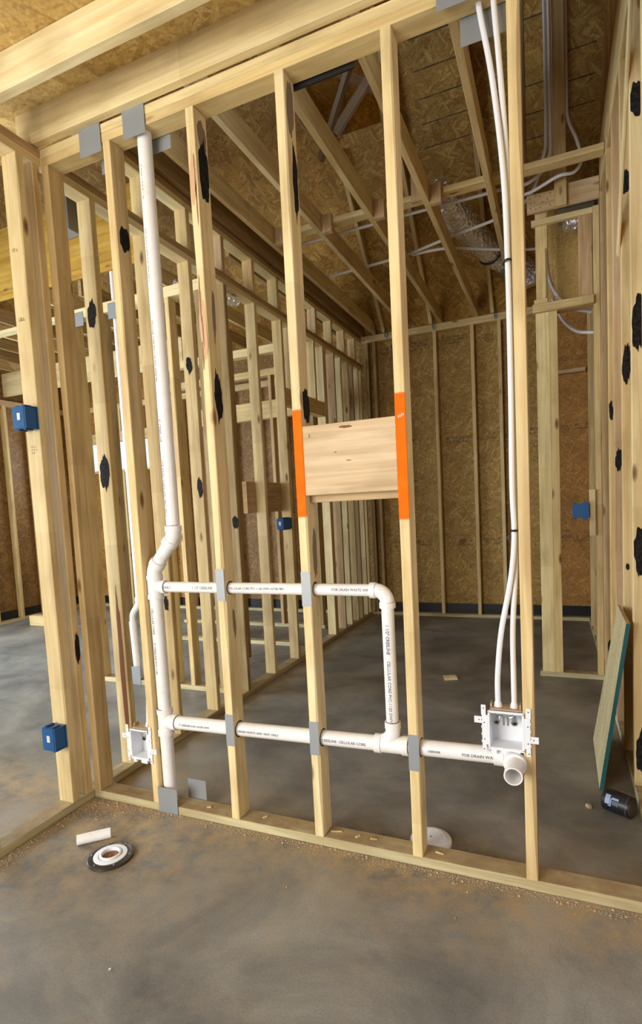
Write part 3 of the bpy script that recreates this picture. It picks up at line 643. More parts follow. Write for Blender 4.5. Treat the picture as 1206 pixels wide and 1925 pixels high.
# lettering
fz = (0, -1, .05)
pipe_text('1 1/2" CRESLINE', (-.545, YP, ZU), (1, 0, 0), R15, fz, .0155, INK, h1)
pipe_text('ONLY', (-.700, YP, ZU), (1, 0, 0), R15, fz, .0150, INK, h1)
pipe_text('CELLULAR CORE PVC-1120 DWV ASTM F891', (-.355, YP, ZU), (1, 0, 0), R15, fz, .0135, INK, h1)
pipe_text('FOR DRAIN WASTE AND VENT', (.118, YP, ZU), (1, 0, 0), R15, fz, .0140, INK, h1)
pipe_text('2" CRESLINE DUAL RATED DWV', (-.665, YP, zl(-.6)-.001), (1, 0, .025), R2, fz, .0115, INK, h2)
pipe_text('DRAIN WASTE AND VENT ONLY', (-.352, YP, zl(-.35)), (1, 0, .025), R2, fz, .0135, INK, h2)
pipe_text('CRESLINE  CELLULAR CORE', (.045, YP, zl(.045)), (1, 0, .025), R2, fz, .0150, INK, h2)
pipe_text('FOR DRAIN WASTE', (.600, YP, zl(.6)), (1, 0, .025), R2, fz, .0150, INK, h2)
pipe_text('CRESLINE', (.475, YP, zl(.475)), (1, 0, .025), R2, fz, .0110, INK, h2)
pipe_text('1 1/2" CRESLINE', (XE, YP, .925), (0, 0, -1), R15, (0.08, -1, 0), .0165, INK, v3, .0005)
pipe_text('CELLULAR CORE PVC-1120 DWV', (XE, YP, .785), (0, 0, -1), R15, (0.08, -1, 0), .0165, INK, v3)
fv = (-.35, -1, 0)
for z, t, s in ((2.86, '2" CRESLINE PVC-1120', .0145), (2.60, 'FOR DRAIN WASTE AND VENT ONLY', .0130), (2.22, 'CELLULAR CORE PVC-1120 DWV ASTM F891', .0135), (1.80, '2" CRESLINE', .0185), (1.62, 'FOR DRAIN WASTE AND VENT ONLY', .0145)):
    pipe_text(t, (XT, YP, z), (0, 0, -1), R2, fv, s, INK, v1)
for z, t, s in ((.96, 'CELLULAR CORE', .016), (.80, '2" CRESLINE PVC-1120', .015)):
    pipe_text(t, (XB, YP, z), (0, 0, -1), R2, (-.1, -1, 0), s, INK, v2)
# bored holes seen on the right faces of the studs
def bored(k, z, r):
    x = SX[k]+T; bm = bmesh.new(); add_tube(bm, [(x-.0004, YP, z), (x+.0009, YP, z)], r, 24)
    o = from_bm('bored_hole', bm, BLK2); child_world(o, stud[k])
for k in 'CD': bored(k, ZU, .029); 
for k in 'CDE': bored(k, zl(SX[k]+T), .036)

# ================================================================== WASHER OUTLET BOXES
def outlet_box(cx, z0, y, w, h, label, valves=2, tubes=()):
    t = empty('outlet_box', (cx, y, z0)); tag(t, label, 'outlet box', 'white recessed outlet boxes')
    x0, x1, z1 = cx-w/2, cx+w/2, z0+h; th = .0035; dp = .075
    bm = bmesh.new()
    add_box(bm, x0, x0+th, y, y+dp, z0, z1); add_box(bm, x1-th, x1, y, y+dp, z0, z1)
    add_box(bm, x0+th, x1-th, y, y+dp, z0, z0+th); add_box(bm, x0+th, x1-th, y, y+dp, z1-th, z1)
    add_box(bm, x0+th, x1-th, y+dp-th, y+dp, z0+th, z1-th)
    # front rim
    for a in ((x0-.004, x1+.004, z1-.002, z1+.005), (x0-.004, x1+.004, z0-.005, z0+.002), (x0-.004, x0+.002, z0, z1), (x1-.002, x1+.004, z0, z1)):
        add_box(bm, a[0], a[1], y-.003, y+.002, a[2], a[3])
    o = from_bm('box_shell', bm, WHITE); child_world(o, t)
    for s in (-1, 1):
        bm = bmesh.new(); e = x0 if s < 0 else x1
        def B(xa, xb, za, zb): add_box(bm, min(e+s*xa, e+s*xb), max(e+s*xa, e+s*xb), y-.003, y-.0004, za, zb, .0006)
        B(.004, .024, z0+.010, z1-.012); B(.010, .026, z1-.013, z1+.024); B(.010, .024, z0-.016, z0+.011)
        zt_ = z1-.043 if s < 0 else z0+.032
        B(.024, .050, zt_, zt_+.024)
        for q in range(4): B(.0235, .0265, z0+.018+q*.026, z0+.026+q*.026)
        fl = from_bm('mounting_flange', bm, WHITE); child_world(fl, t)
        bm = bmesh.new()
        for (xx, zz) in ((.018, z1+.012), (.018, z0-.006), (.016, z0+.03), (.016, z1-.04), (.034, zt_+.012)):
            add_tube(bm, [(e+s*xx, y-.0030, zz), (e+s*xx, y-.0036, zz)], .0022, 10)
        hl = from_bm('screw_hole', bm, BLK2); child_world(hl, fl)
    bm = bmesh.new()
    for xx in (x0+.012, x1-.022): add_box(bm, xx-.006, xx+.012, y-.001, y+.012, z0-.022, z0-.004, .001)
    o = from_bm('lower_tab', bm, WHITE); child_world(o, t)
    bm = bmesh.new(); add_tube(bm, [(cx, y+.040, z0-.002), (cx, y+.040, z0-.030)], .026, 24)
    o = from_bm('drain_socket', bm, WHITE, smooth=True); child_world(o, t)
    bm = bmesh.new(); add_box(bm, x0+.004, x1-.004, y+.008, y+.060, z1+.0052, z1+.010); add_box(bm, x1-.012, x1-.006, y+.02, y+.05, z1+.010, z1+.026); add_box(bm, x0+.003, x0+.009, y+.02, y+.05, z1+.010, z1+.024)
    o = from_bm('top_bracket', bm, TAN); child_world(o, t)
    xs = [cx-.028, cx+.026] if valves == 2 else [cx+.026]
    for i, xx in enumerate(xs):
        s = 1 if i == 0 else -1
        if valves == 1: s = -1
        bm = bmesh.new()
        add_tube(bm, [(xx, y+.040, z1-.004), (xx, y+.040, z1-.032)], .0085, 14)
        add_tube(bm, [(xx, y+.040, z1-.026), (xx-s*.003, y+.006, z1-.034)], [.0085, .0100], 16)
        add_tube(bm, [(xx-s*.003, y+.010, z1-.033), (xx-s*.003, y+.000, z1-.035)], .0115, 6)
        add_tube(bm, [(xx, y+.034, z1-.022), (xx+s*.020, y+.024, z1-.024)], .0052, 10)
        add_box(bm, xx+s*.020-.003, xx+s*.020+.003, y+.016, y+.022, z1-.052, z1-.020, .001)
        o = from_bm('valve', bm, CHROME, smooth=True); child_world(o, t); o['label'] = 'chrome water valve'
        bm = bmesh.new(); add_tube(bm, [(xx-s*.003, y-.0002, z1-.035), (xx-s*.003, y-.0010, z1-.0352)], .0062, 12); q = from_bm('valve_mouth', bm, BLK2); child_world(q, o)
    return t
outlet_box(.757, .505, -.002, .112, .130, 'white outlet box with two chrome valves at the foot of the twin water tubes')
outlet_box(-.888, .243, -.002, .098, .135, 'small white outlet box with one valve in the bay left of the vent pipe', valves=1)

# ================================================================== WATER TUBES
TB = 'flexible white water tubes'
def pex(pts, label, r=.0095, grp=TB, n=8):
    o = tube('water_tube', smooth_path(pts, n), r, PEX, None, 14); return tag(o, label, 'tube', grp)
def fitted(o, p, L=.022):
    p = Vector(p); q = tube('crimp_fitting', [p, p+Vector((0, 0, L*.35)), p+Vector((0, 0, L))], [.0135, .0145, .0110], PEX, None, 14); child_world(q, o)
a = pex([(.724, .058, 3.09), (.727, .055, 2.98), (.762, .045, 2.75), (.790, .04, 2.45), (.798, .035, 2.15), (.798, .035, 1.75), (.795, .03, 1.42), (.798, .03, 1.25), (.783, .03, 1.10), (.748, .03, .92), (.731, .035, .76), (.729, .035, .655)], 'left one of the twin white water tubes feeding the two-valve outlet box')
fitted(a, (.729, .035, .640))
b_ = pex([(.772, .050, 3.09), (.773, .050, 2.98), (.785, .045, 2.80), (.800, .060, 2.50), (.802, .058, 2.15), (.802, .058, 1.75), (.800, .056, 1.42), (.802, .054, 1.25), (.796, .045, 1.10), (.785, .038, .92), (.784, .035, .76), (.784, .035, .655)], 'right one of the twin white water tubes, closest to the end stud')
fitted(b_, (.784, .035, .640))
for z, lb in ((2.155, 'upper'), (1.268, 'lower')):
    bm = bmesh.new(); add_tube(bm, [(.800-.016*math.cos(q), .046+.032*math.sin(q), z) for q in [x*math.pi/8 for x in range(-4, 13)]], .0038, 8); add_box(bm, .772, .790, .040, .052, z-.034, z-.016, .004)
    o = from_bm('tube_clamp', bm, BLK2, smooth=True); tag(o, lb + ' black plastic clamp holding the water tubes to the end stud', 'clamp', 'black tube clamps')
c_ = pex([(-.845, .068, 3.09), (-.845, .068, 2.4), (-.845, .068, 1.5), (-.846, .064, .9), (-.856, .05, .60), (-.862, .038, .40)], 'single water tube rising from the small one-valve outlet box'); fitted(c_, (-.862, .038, .384))

# ================================================================== LEFT WALL TOWARDS THE CAMERA (x = -1.2)
XL = -1.2005
board('bottom_plate', XL-Wd, XL, -4.4, -.0005, 0, T, PT, label='bottom plate of the left wall, running off the left edge of the view', cat='lumber')
board('top_plate', XL-Wd, XL, -4.4, -.0005, ZP0, ZP0+T, PINE, label='lower board of the doubled top plate over the left wall', cat='lumber')
board('top_plate', XL-Wd, XL, -4.4, -.0005, ZP0+T+.0005, ZP1, PINK, label='upper brown board of the doubled top plate over the left wall', cat='lumber')
G_LW = 'studs of the left wall'
ls = {}
for i, (y, lb, m) in enumerate([(-.132, 'wide pale stud in the left wall carrying two blue electrical boxes', PALE), (-.048, 'stud squeezed between the box-carrying stud and the wall corner', PINE),
                      (-.540, 'stud of the left wall at the very left edge of the view', PINE)]):
    ls[i] = board('wall_stud', XL-Wd, XL-.001, y, y+T, T+.0005, ZP0-.0005, m, wane=.004, label=lb, cat='stud', group=G_LW)
blotch('black_smudge', (XL-.001, -.029, .76), (0, 1, 0), (0, 0, 1), .014, .075, CHAR, ls[1], 21, .0008, ns=(1, 0, 0))
marks('mill_stamp', (XL-Wd+.022, -.1325, 2.28), (1, 0, 0), (0, 0, 1), .035, .022, 1, GREYS, ls[0], 3, .0004, ns=(0, -1, 0))
marks('mill_stamp', (XL-Wd+.025, -.1325, 1.69), (1, 0, 0), (0, 0, 1), .032, .040, 3, GREYS, ls[0], 5, .0004, ns=(0, -1, 0))
marks('mill_stamp', (XL-Wd+.020, -.1325, 2.58), (1, 0, 0), (0, 0, 1), .040, .020, 1, GREYS, ls[0], 7, .0004, ns=(0, -1, 0))
def blue_box(x0, x1, y0, y1, z0, z1, open_axis, label, grp='blue electrical boxes', stick=True):
    t = empty('electrical_box', ((x0+x1)/2, (y0+y1)/2, z0)); tag(t, label, 'electrical box', grp)
    bm = bmesh.new(); w = .003
    add_box(bm, x0, x1-(.006 if open_axis == 'x' else 0), y0, y1, z0, z1, .0035)
    o = from_bm('box_body', bm, BLUE); child_world(o, t)
    if open_axis == 'x':
        bm = bmesh.new()
        add_box(bm, x1-.006, x1, y0, y0+w, z0, z1); add_box(bm, x1-.006, x1, y1-w, y1, z0, z1); add_box(bm, x1-.006, x1, y0+w, y1-w, z0, z0+w); add_box(bm, x1-.006, x1, y0+w, y1-w, z1-w, z1)
        o = from_bm('box_rim', bm, BLUE); child_world(o, t)
    bm = bmesh.new(); 
    for zz in (z0-.006, z1-.001):
        add_box(bm, x0+.01, x0+.026, y0+.012, y1-.012, zz, zz+.007, .001)
        add_box(bm, x1-.026, x1-.012, y0+.006, y1-.02, zz, zz+.006, .001)
    o = from_bm('nail_lug', bm, BLUED); child_world(o, t)
    if stick:
        zc, xc = (z0+z1)/2+.004, (x0+x1)/2; hs = .0125 if x1-x0 > .05 else .009
        o = box('sticker', xc-hs*.75, xc+hs*.75, y0-.0011, y0-.0003, zc-hs*1.25, zc+hs*1.25, STICK); child_world(o, t)
        o.location = Vector(o.location)
    return t
blue_box(-1.285, -1.201, -.200, -.1335, 1.796, 1.895, 'x', 'upper blue electrical box with a white sticker on the left wall stud')
blue_box(-1.285, -1.201, -.200, -.1335, .318, .425, 'x', 'lower blue electrical box with a white sticker on the left wall stud')

# ================================================================== LONG PARTITION BEHIND (x = -1.2, y > 0.09)
board('bottom_plate', XL-Wd, XL, .001, 4.548, 0, T, PT, label='treated bottom plate of the long partition running back to the rear wall', cat='lumber')
board('top_plate', XL-Wd, XL, Wd+.001, 4.548, ZP0, ZP0+T, PALE, label='lower pale board of the plate over the partition studs', cat='lumber')
board('top_plate', XL-Wd, XL, Wd+.001, 4.548, ZP0+T+.0005, ZP1, BROWN, label='upper brown board of the plate over the partition studs', cat='lumber')
board('top_plate', XL-Wd, XL, Wd+.001, 4.62, 3.319, 3.356, PALE, label='lower board of the high plate along the ceiling edge of the partition', cat='lumber')
board('top_plate', XL-Wd, XL, Wd+.001, 4.62, 3.3565, 3.3945, BROWN, label='upper board of the high plate along the ceiling edge of the partition', cat='lumber')
G_P = 'studs of the long partition'
PYS = [.285, .69, 1.095, 1.505, 1.935, 2.385, 3.300, 3.345, 3.60, 3.80, 4.02, 4.18, 4.375, 4.50]
PNM = ['nearest long partition stud, bark stripe low down', 'second stud of the long partition from the front, just right of the tall vent pipe', 'third stud of the long partition from the front, with several black round marks',
  'fourth stud of the long partition from the front', 'fifth stud of the long partition, wedged with brown boards behind', 'sixth stud of the long partition, near jamb of its doorway',
  'right jamb stud of the partition doorway, green and pale', 'stud doubled right behind the doorway jamb of the partition', 'first thin stud past the partition doorway', 'second thin stud past the partition doorway',
  'grey-marked stud between the partition doorway and the rear wall', 'stud behind the grey-marked partition stud', 'second last stud of the partition before the rear corner', 'last stud of the partition in the rear left corner']
ps = []
for i, y in enumerate(PYS):
    m = (PALE, PINE, PINE, BROWN, PALE, PINE, PALE, PINE, PINK, PALE, PALE, BROWN, PINE, PINE)[i]
    ps.append(board('wall_stud', XL-Wd, XL-.001, y, y+T, T+.0005, ZP0-.0005, m, wane=.006, label=PNM[i], cat='stud', group=G_P))
def pm(i, x, z, sx, sz, seed): return blotch('black_smudge', (x, PYS[i], z), (1, 0, 0), (0, 0, 1), sx, sz, CHAR, ps[i], seed, .0010, ns=(0, -1, 0))
pm(0, -1.245, 2.43, .030, .065, 31); pm(0, -1.245, 1.62, .032, .085, 32)
blotch('bark_stripe', (-1.232, .285, .52), (1, 0, 0), (0, 0, 1), .016, .42, REDM, ps[0], 33, .0012, ns=(0, -1, 0))
pm(2, -1.245, 2.345, .024, .05, 34); pm(2, -1.225, 1.55, .022, .06, 35)
pm(3, -1.225, 1.30, .026, .05, 36); pm(1, -1.24, .85, .018, .04, 37)
CY = [1.105, 1.505, 1.935, 2.345, 2.75, 3.16, 3.57, 3.95, 4.30, .70]
CL = ['third', 'fourth', 'fifth', 'sixth', 'seventh', 'eighth', 'ninth', 'tenth', 'last', 'second']
for y, n in zip(CY, CL):
    board('cripple_stud', XL-Wd, XL-.002, y, y+T, ZP1+.0005, 3.3185, PINK if n in ('fourth', 'eighth') else PINE, label='short upright between the two levels of plates on the partition, %s from the front' % n, cat='stud', group='short uprights above the partition plate')
# doorway in the partition
board('door_header', XL-Wd, XL-.002, 2.424, 3.2995, 2.29, 2.43, PINE, label='header beam over the doorway in the long partition', cat='lumber')
for y in (2.60, 2.85, 3.08):
    board('cripple_stud', XL-Wd, XL-.002, y, y+T, 2.4305, ZP0-.0005, PINE, label='short upright over the partition doorway header, %s' % {2.60: 'nearest', 2.85: 'middle', 3.08: 'farthest'}[y], cat='stud', group='short uprights over the partition doorway')
board('blocking_board', XL-Wd-.0385, XL-Wd-.0005, 1.80, 2.42, 1.49, 1.61, PINK, label='upper reddish brown board nailed behind the partition studs', cat='blocking')
board('blocking_board', XL-Wd-.0385, XL-Wd-.0005, 1.80, 2.42, 1.36, 1.4895, PINK, label='lower reddish brown board nailed behind the partition studs', cat='blocking')
blue_box(-1.262, -1.196, 2.215, 2.3845, 1.205, 1.300, 'x', 'small blue electrical box on the far partition stud by the doorway')

# ================================================================== REAR WALL FRAMING
YS = 4.549
board('bottom_plate', XL+.001, 1.328, YS, YB-.0005, 0, T, PT, label='bottom plate along the foot of the rear wall', cat='lumber')
board('top_plate', XL+.001, 1.238, YS, YB-.0005, 3.319, 3.3565, PINE, label='lower board of the doubled top plate on the rear wall', cat='lumber')
board('top_plate', XL+.001, 1.238, YS, YB-.0005, 3.357, 3.395, PINE, label='upper board of the doubled top plate on the rear wall', cat='lumber')
for i, (x, lb) in enumerate([(-1.155, 'corner'), (-1.060, 'second'), (-.742, 'third'), (-.336, 'fourth'), (.083, 'fifth'), (.372, 'sixth'), (.800, 'seventh')]):
    board('wall_stud', x, x+T, YS, YB-.0065, T+.0005, 3.3185, BROWN if i < 2 else PINE, label='stud on the rear wall between sheathing panels, %s from its left corner' % lb if i else 'stud on the rear wall standing in its left corner', cat='stud', group='studs of the rear wall')
board('nailer', .925, 1.238, YS, YB-.0005, 2.655, 2.693, PINK, label='horizontal brown nailer on the rear wall inside the small closet', cat='lumber')

# ================================================================== CEILING JOISTS, RAFTERS
G_J = 'rear room ceiling joists'
for i, x in enumerate((-1.197, -1.046, -.655, -.256, .14, .545)):
    lbs = ['against the long partition', 'leftmost one clear of the partition', 'second clear one from the left', 'middle one, over the blocking board', 'second from the right, over the orange stud', 'rightmost one, crossing the twin water tubes']
    board('ceiling_joist', x, x+T, .10 if i else .2, 4.545 if i else 4.60, ZJ+.001, ZJ+.14, (BROWN, PINE, PINE, PINE, PINE, PINE)[i], wane=.005, label='rear room ceiling joist, ' + lbs[i], cat='joist', group=G_J)
board('ceiling_joist', -1.275, -1.205, .2, 4.60, ZJ+.001, ZJ+.24, BROWN, label='deep brown edge beam lying on the partition plates', cat='joist')
board('ledger', -1.19, 1.23, .055, .098, 3.20, 3.54, BROWN, label='deep ledger carrying the joist ends above the plumbing wall', cat='lumber')
RX = [-.985, -.928, -.366, .308, .93]
for i, x in enumerate(RX):
    if i == 0: continue
    y0, y1 = 4.56, (2.0 if i != 1 else 3.25)
    zz = lambda y: deck_z(y)-.075-.004
    stick('rafter', (x+.019, y0, zz(y0)), (x+.019, y1, zz(y1)), T, .089, PINE, label='sloping roof rafter under the deck, %s' % ['leftmost over the partition', 'second from the left', 'third from the left', 'fourth from the left, beside the foil duct', 'rightmost beside the closet'][i], cat='rafter', group='sloping roof rafters')
    if 0 < i < 4:
        bm = bmesh.new(); add_box(bm, x+T+.0005, x+T+.002, 4.50, 4.535, 3.34, 3.43); add_box(bm, x+T+.0005, x+T+.034, 4.5465, 4.5485, 3.33, 3.39)
        o = from_bm('hurricane_clip', bm, STEEL); tag(o, 'small steel clip tying rafter foot to rear plate, %s from the left' % ORD[i-1], 'clip', 'steel rafter clips')
# blocking run across joists
JX = [-1.046, -.655, -.256, .14, .545]
for i in range(len(JX)):
    x0 = JX[i]+T+.001; x1 = JX[i+1]-.001 if i < 4 else 1.236
    board('joist_blocking', x0, x1, 2.0, 2.0+Wd, 3.460, 3.498, PALE if i < 3 else PINE, label='flat strip bridging the ceiling joists, %s' % ['in the leftmost bay', 'in the second bay from the left', 'in the middle bay', 'in the fourth bay, behind the water tubes', 'longest piece running to the right wall'][i], cat='blocking', group='strips bridging the ceiling joists')
    if i < 4:
        board('block', JX[i]+T+.001, JX[i]+T+.079, 1.960, 1.998, 3.385, 3.51, PINK, label='short upright scrap block on the side of a ceiling joist, %s from the left' % ORD[i], cat='block', group='scrap blocks beside the joists')
board('block', .055, .138, 1.960, 1.998, 3.43, 3.60, PINK, label='scrap block left of the fourth joist, near the orange-painted stud', cat='block')

# attic framing seen in the roof hole
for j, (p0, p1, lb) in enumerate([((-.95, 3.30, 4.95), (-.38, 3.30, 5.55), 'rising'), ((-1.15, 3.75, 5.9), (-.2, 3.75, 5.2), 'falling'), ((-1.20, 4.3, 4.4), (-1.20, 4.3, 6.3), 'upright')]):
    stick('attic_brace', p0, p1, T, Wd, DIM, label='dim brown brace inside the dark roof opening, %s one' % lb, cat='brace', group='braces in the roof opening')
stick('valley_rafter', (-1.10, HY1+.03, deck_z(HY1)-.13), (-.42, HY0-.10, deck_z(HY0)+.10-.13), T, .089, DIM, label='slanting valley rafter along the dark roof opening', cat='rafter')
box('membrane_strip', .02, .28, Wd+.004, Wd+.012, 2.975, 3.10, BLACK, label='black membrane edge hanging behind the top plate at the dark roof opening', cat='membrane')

# ================================================================== PEX AND DUCT ABOVE THE CEILING
pex([(-1.15, 2.38, 3.55), (-.64, 2.36, 3.549), (-.10, 2.34, 3.548), (.30, 2.34, 3.549), (.62, 2.34, 3.55), (.80, 2.36, 3.56), (.92, 2.41, 3.70), (.940, 2.42, 4.0), (.940, 2.42, 5.3)], 'upper white water tube lying across the ceiling joists', r=.012)
pex([(-1.17, 3.10, 3.549), (-.60, 3.05, 3.549), (-.22, 3.0, 3.549), (.20, 2.86, 3.552), (.55, 2.76, 3.556), (.78, 2.60, 3.57), (.885, 2.43, 3.72), (.912, 2.43, 4.0), (.912, 2.43, 5.3)], 'middle water tube crossing the joists and bending up beside the closet post', r=.012)
pex([(-.20, 3.03, 3.549), (.10, 3.06, 3.549), (.45, 3.28, 3.549), (.75, 3.45, 3.549), (.95, 3.50, 3.549)], 'lower branch water tube passing in front of the foil duct', r=.012)
pex([(1.045, 2.44, 5.3), (1.045, 2.44, 4.2), (1.05, 2.43, 3.95), (1.10, 2.40, 3.78), (1.125, 2.36, 3.62), (1.08, 2.32, 3.53), (.98, 2.30, 3.52), (.80, 2.42, 3.52), (.60, 2.5, 3.55)], 'looping water tube on the right side of the tall closet post', r=.011)
pex([(.895, 2.66, 3.35), (.90, 2.66, 3.10), (.93, 2.70, 2.95), (1.03, 2.76, 2.80), (1.20, 2.80, 2.74)], 'upper curved water tube inside the closet', r=.013)
pex([(.93, 2.70, 2.86), (1.0, 2.80, 2.72), (1.10, 2.86, 2.63), (1.22, 2.86, 2.60)], 'lower curved water tube hanging inside the closet', r=.012)
def flex_duct(pts, r, label, ribs=.05):
    """insulated flexible duct in crumpled foil: a dense tube with dented facets"""
    P = smooth_path(pts, 26); rnd = random.Random(int(r*1000)); o_ = P[0].copy(); bm = bmesh.new(); rr = []; d = 0
    for i, p in enumerate(P):
        if i: d += (P[i]-P[i-1]).length
        rr.append(r*(1+.035*math.sin(d/ribs*6.28)))
    rings = add_tube(bm, [p-o_ for p in P], rr, 44)
    for i, ring_ in enumerate(rings):
        for v in ring_:
            c = P[i]-o_; v.co = c+(v.co-c)*(1+rnd.uniform(-.045, .045))
    o = from_bm('foil_duct', bm, FOIL, None); o.location = o_; return tag(o, label, 'duct', 'foil ducts')
du = flex_duct([(.15, 2.45, 3.70), (.20, 2.72, 3.69), (.27, 3.05, 3.69), (.35, 3.45, 3.69), (.48, 3.85, 3.685), (.62, 4.08, 3.67), (.73, 4.18, 3.60), (.76, 4.20, 3.50)], .112, 'crinkled silver foil duct hanging above the rear room joists')
bm = bmesh.new(); ppp = [Vector((.405, 3.63, 3.69)) + (Vector((1, -.3, 0)).normalized()*math.cos(q)+Vector((0, 0, 1))*math.sin(q))*.120 for q in [k*2*math.pi/24 for k in range(25)]]
add_tube(bm, ppp, .011, 8); o = from_bm('strap', bm, BLK2, smooth=True); child_world(o, du)
flex_duct([(-1.95, 1.95, 3.25), (-1.80, 2.15, 3.25), (-1.62, 2.4, 3.26)], .07, 'small foil duct end seen past the partition uprights')

# ================================================================== CLOSET FRAME (right rear)
CYF = 2.49
board('bottom_plate', .80, 1.30, CYF, CYF+Wd, 0, T, PT, label='greenish bottom plate across the closet doorway', cat='lumber')
board('wall_stud', .818, .908, CYF+.001, CYF+T, T+.0005, 2.70, PALE, wane=.008, label='broad pale post face on the left of the closet doorway', cat='stud')
board('wall_stud', .9085, .962, CYF+.001, CYF+Wd, T+.0005, 2.70, PINE, wane=.004, label='narrow post doubled right of the broad closet post', cat='stud')
board('wall_stud', 1.198, 1.238, CYF+.001, CYF+Wd, T+.0005, 3.36, PINE, wane=.003, label='right jamb post of the closet doorway', cat='stud')
board('door_header', .80, 1.197, CYF-.038, CYF+.0, 2.7005, 2.758, PINE, label='flat header strip over the closet doorway', cat='lumber')
board('door_header', .80, 1.197, CYF+.0005, CYF+Wd, 2.7005, 2.738, PINK, label='second pinkish header strip behind the closet doorway header', cat='lumber')
board('block', .81, .90, CYF-.0, CYF+.038, 2.759, 2.80, PINE, label='stub block on the left end of the closet header', cat='block')
board('wall_stud', .825, .905, CYF+.0385, CYF+.076, 2.80, 3.42, PINE, wane=.006, label='upright board over the left end of the closet header', cat='stud')
board('lath_strip', .872, .892, CYF+.0, CYF+.020, 2.801, 3.15, PINE, label='thin lath standing on the closet header', cat='lumber')
board('wall_stud', 1.105, 1.195, CYF+.01, CYF+.048, 2.759, 3.318, PINK, wane=.004, label='upright board over the right end of the closet header', cat='stud')
board('lumber_rail', .80, 1.197, CYF+.0, CYF+.038, 3.319, 3.357, PALE, label='pale horizontal rail above the closet opening', cat='lumber')
board('gusset_board', .775, .955, CYF-.03, CYF-.005, 3.395, 3.52, PLY, label='nail-dotted plywood scrap above the left of the closet', cat='board')
board('gusset_board', .956, 1.237, CYF-.03, CYF-.005, 3.395, 3.54, PLY, label='plywood scrap above the right of the closet', cat='board')
gb_ = [o for o in COL.objects if o.name.startswith('gusset_board')][0]
for i, (x, z) in enumerate([(x, z) for x in (.80, .83, .87, .92) for z in (3.42, 3.46, 3.50)]):
    blotch('nail_head', (x+.01*math.sin(i*3), CYF-.03, z+.006*math.cos(i*5)), (1, 0, 0), (0, 0, 1), .004, .004, INKB, gb_, i, .0012, n=10, ns=(0, -1, 0))
board('wall_stud', .957, 1.035, 2.421, 2.459, 3.385, 5.60, PINE, wane=.003, label='tall upright post over the closet with tubes on both sides', cat='stud')
box('duct_box', .98, 1.22, 2.62, 2.95, 3.45, 3.62, STEEL, bev=.004, label='grey sheet metal duct box above the closet', cat='duct')
flex_duct([(1.02, 2.60, 3.33), (1.12, 2.62, 3.34), (1.22, 2.64, 3.35)], .055, 'foil duct wrapped in the gap above the closet rail')
board('wall_stud', .735, .773, 2.62, 2.62+Wd, 3.55, 5.3, BROWN, label='dim upright left of the tall closet post', cat='stud')
box('panel', .86, 1.235, 2.90, 2.912, 2.90, 3.80, OSBC, label='bright plywood panel behind the upper opening of the closet frame', cat='panel')
# block and blue box on the right jamb
board('block', 1.152, 1.190, CYF-.0385, CYF-.0005, 1.075, 1.405, PALE, label='pale block nailed beside the right closet jamb behind the blue box', cat='block')
t = blue_box(1.040, 1.150, CYF-.060, CYF-.002, 1.205, 1.310, 'y', 'blue electrical box fixed to the block at the right closet jamb', stick=False)
for zz in (1.196, 1.312):
    o = tube('nail_lug', [(1.125, CYF-.065, zz), (1.125, CYF-.02, zz)], .014, BLUE, None, 12); child_world(o, t)

# ================================================================== RIGHT WALL (x = 1.24)
XR = 1.2395
board('bottom_plate', XR, XR+Wd, .10, CYF-.001, 0, T, PT, label='bottom plate of the right wall behind the leaning panel', cat='lumber')
G_R = 'studs of the right wall'
rs = {}
for i, (y, z1, lb) in enumerate([(.47, 3.42, 'right edge stud of the right wall, nearest to the camera'), (.82, 3.42, 'nearest fully visible stud of the right wall, with big black marks'), (1.20, 3.42, 'second visible stud of the right wall, black marks at mid height'),
     (1.60, 3.42, 'third visible stud of the right wall, faint grey stains'), (1.93, 3.42, 'fourth visible stud of the right wall, small square black mark'), (2.20, 3.42, 'fifth visible stud of the right wall near the closet'), (2.44, 3.42, 'stud of the right wall touching the closet jamb')]):
    rs[i] = board('wall_stud', XR, XR+Wd-.001, y, y+T, T+.0005, z1, (PALE, PALE, PINE, PINK, PINE, BROWN, PINK)[i], wane=.004, label=lb, cat='stud', group=G_R)
RY = [.47, .82, 1.20, 1.60, 1.93, 2.20, 2.44]
def rm(i, x, z, sx, sz, seed): blotch('black_smudge', (x, RY[i], z), (1, 0, 0), (0, 0, 1), sx, sz, CHAR, rs[i], seed, .0012, ns=(0, -1, 0))
for a in ((1, 1.268, 3.00, .026, .075, 51), (1, 1.265, 2.10, .024, .11, 52), (1, 1.268, 1.11, .026, .10, 53), (1, 1.27, .20, .026, .09, 54), (2, 1.265, 2.86, .020, .055, 55), (2, 1.260, 2.00, .020, .085, 56),
          (3, 1.262, 1.56, .020, .060, 57), (4, 1.252, 1.88, .012, .055, 58), (5, 1.250, .33, .010, .045, 59), (2, 1.258, 1.0, .008, .018, 60)): rm(*a)
board('rim_beam', XR+.001, XR+.038, .5, 2.48, 3.43, 3.72, PINE, label='deep beam on edge running along the top of the right wall', cat='lumber')
board('top_plate', XR, XR+Wd, .10, 4.54, 3.4205, 3.4295, PINE, label='thin top plate over the right wall studs', cat='lumber')
stick('brace', (1.232, .62, 3.40), (1.232, 1.25, 2.55), .012, .06, PALE, label='pale diagonal brace near the top right corner', cat='brace')
for i, y in enumerate((2.95, 3.35, 3.75, 4.15)):
    board('wall_stud', XR, XR+Wd-.001, y, y+T, T+.0005, 3.42, PINE, label='closet side stud on the right wall, %s behind the jamb' % ORD[i], cat='stud', group='closet side studs')
board('bottom_plate', XR, XR+Wd, CYF+Wd+.001, 4.548, 0, T, PT, label='bottom plate of the closet side wall', cat='lumber')

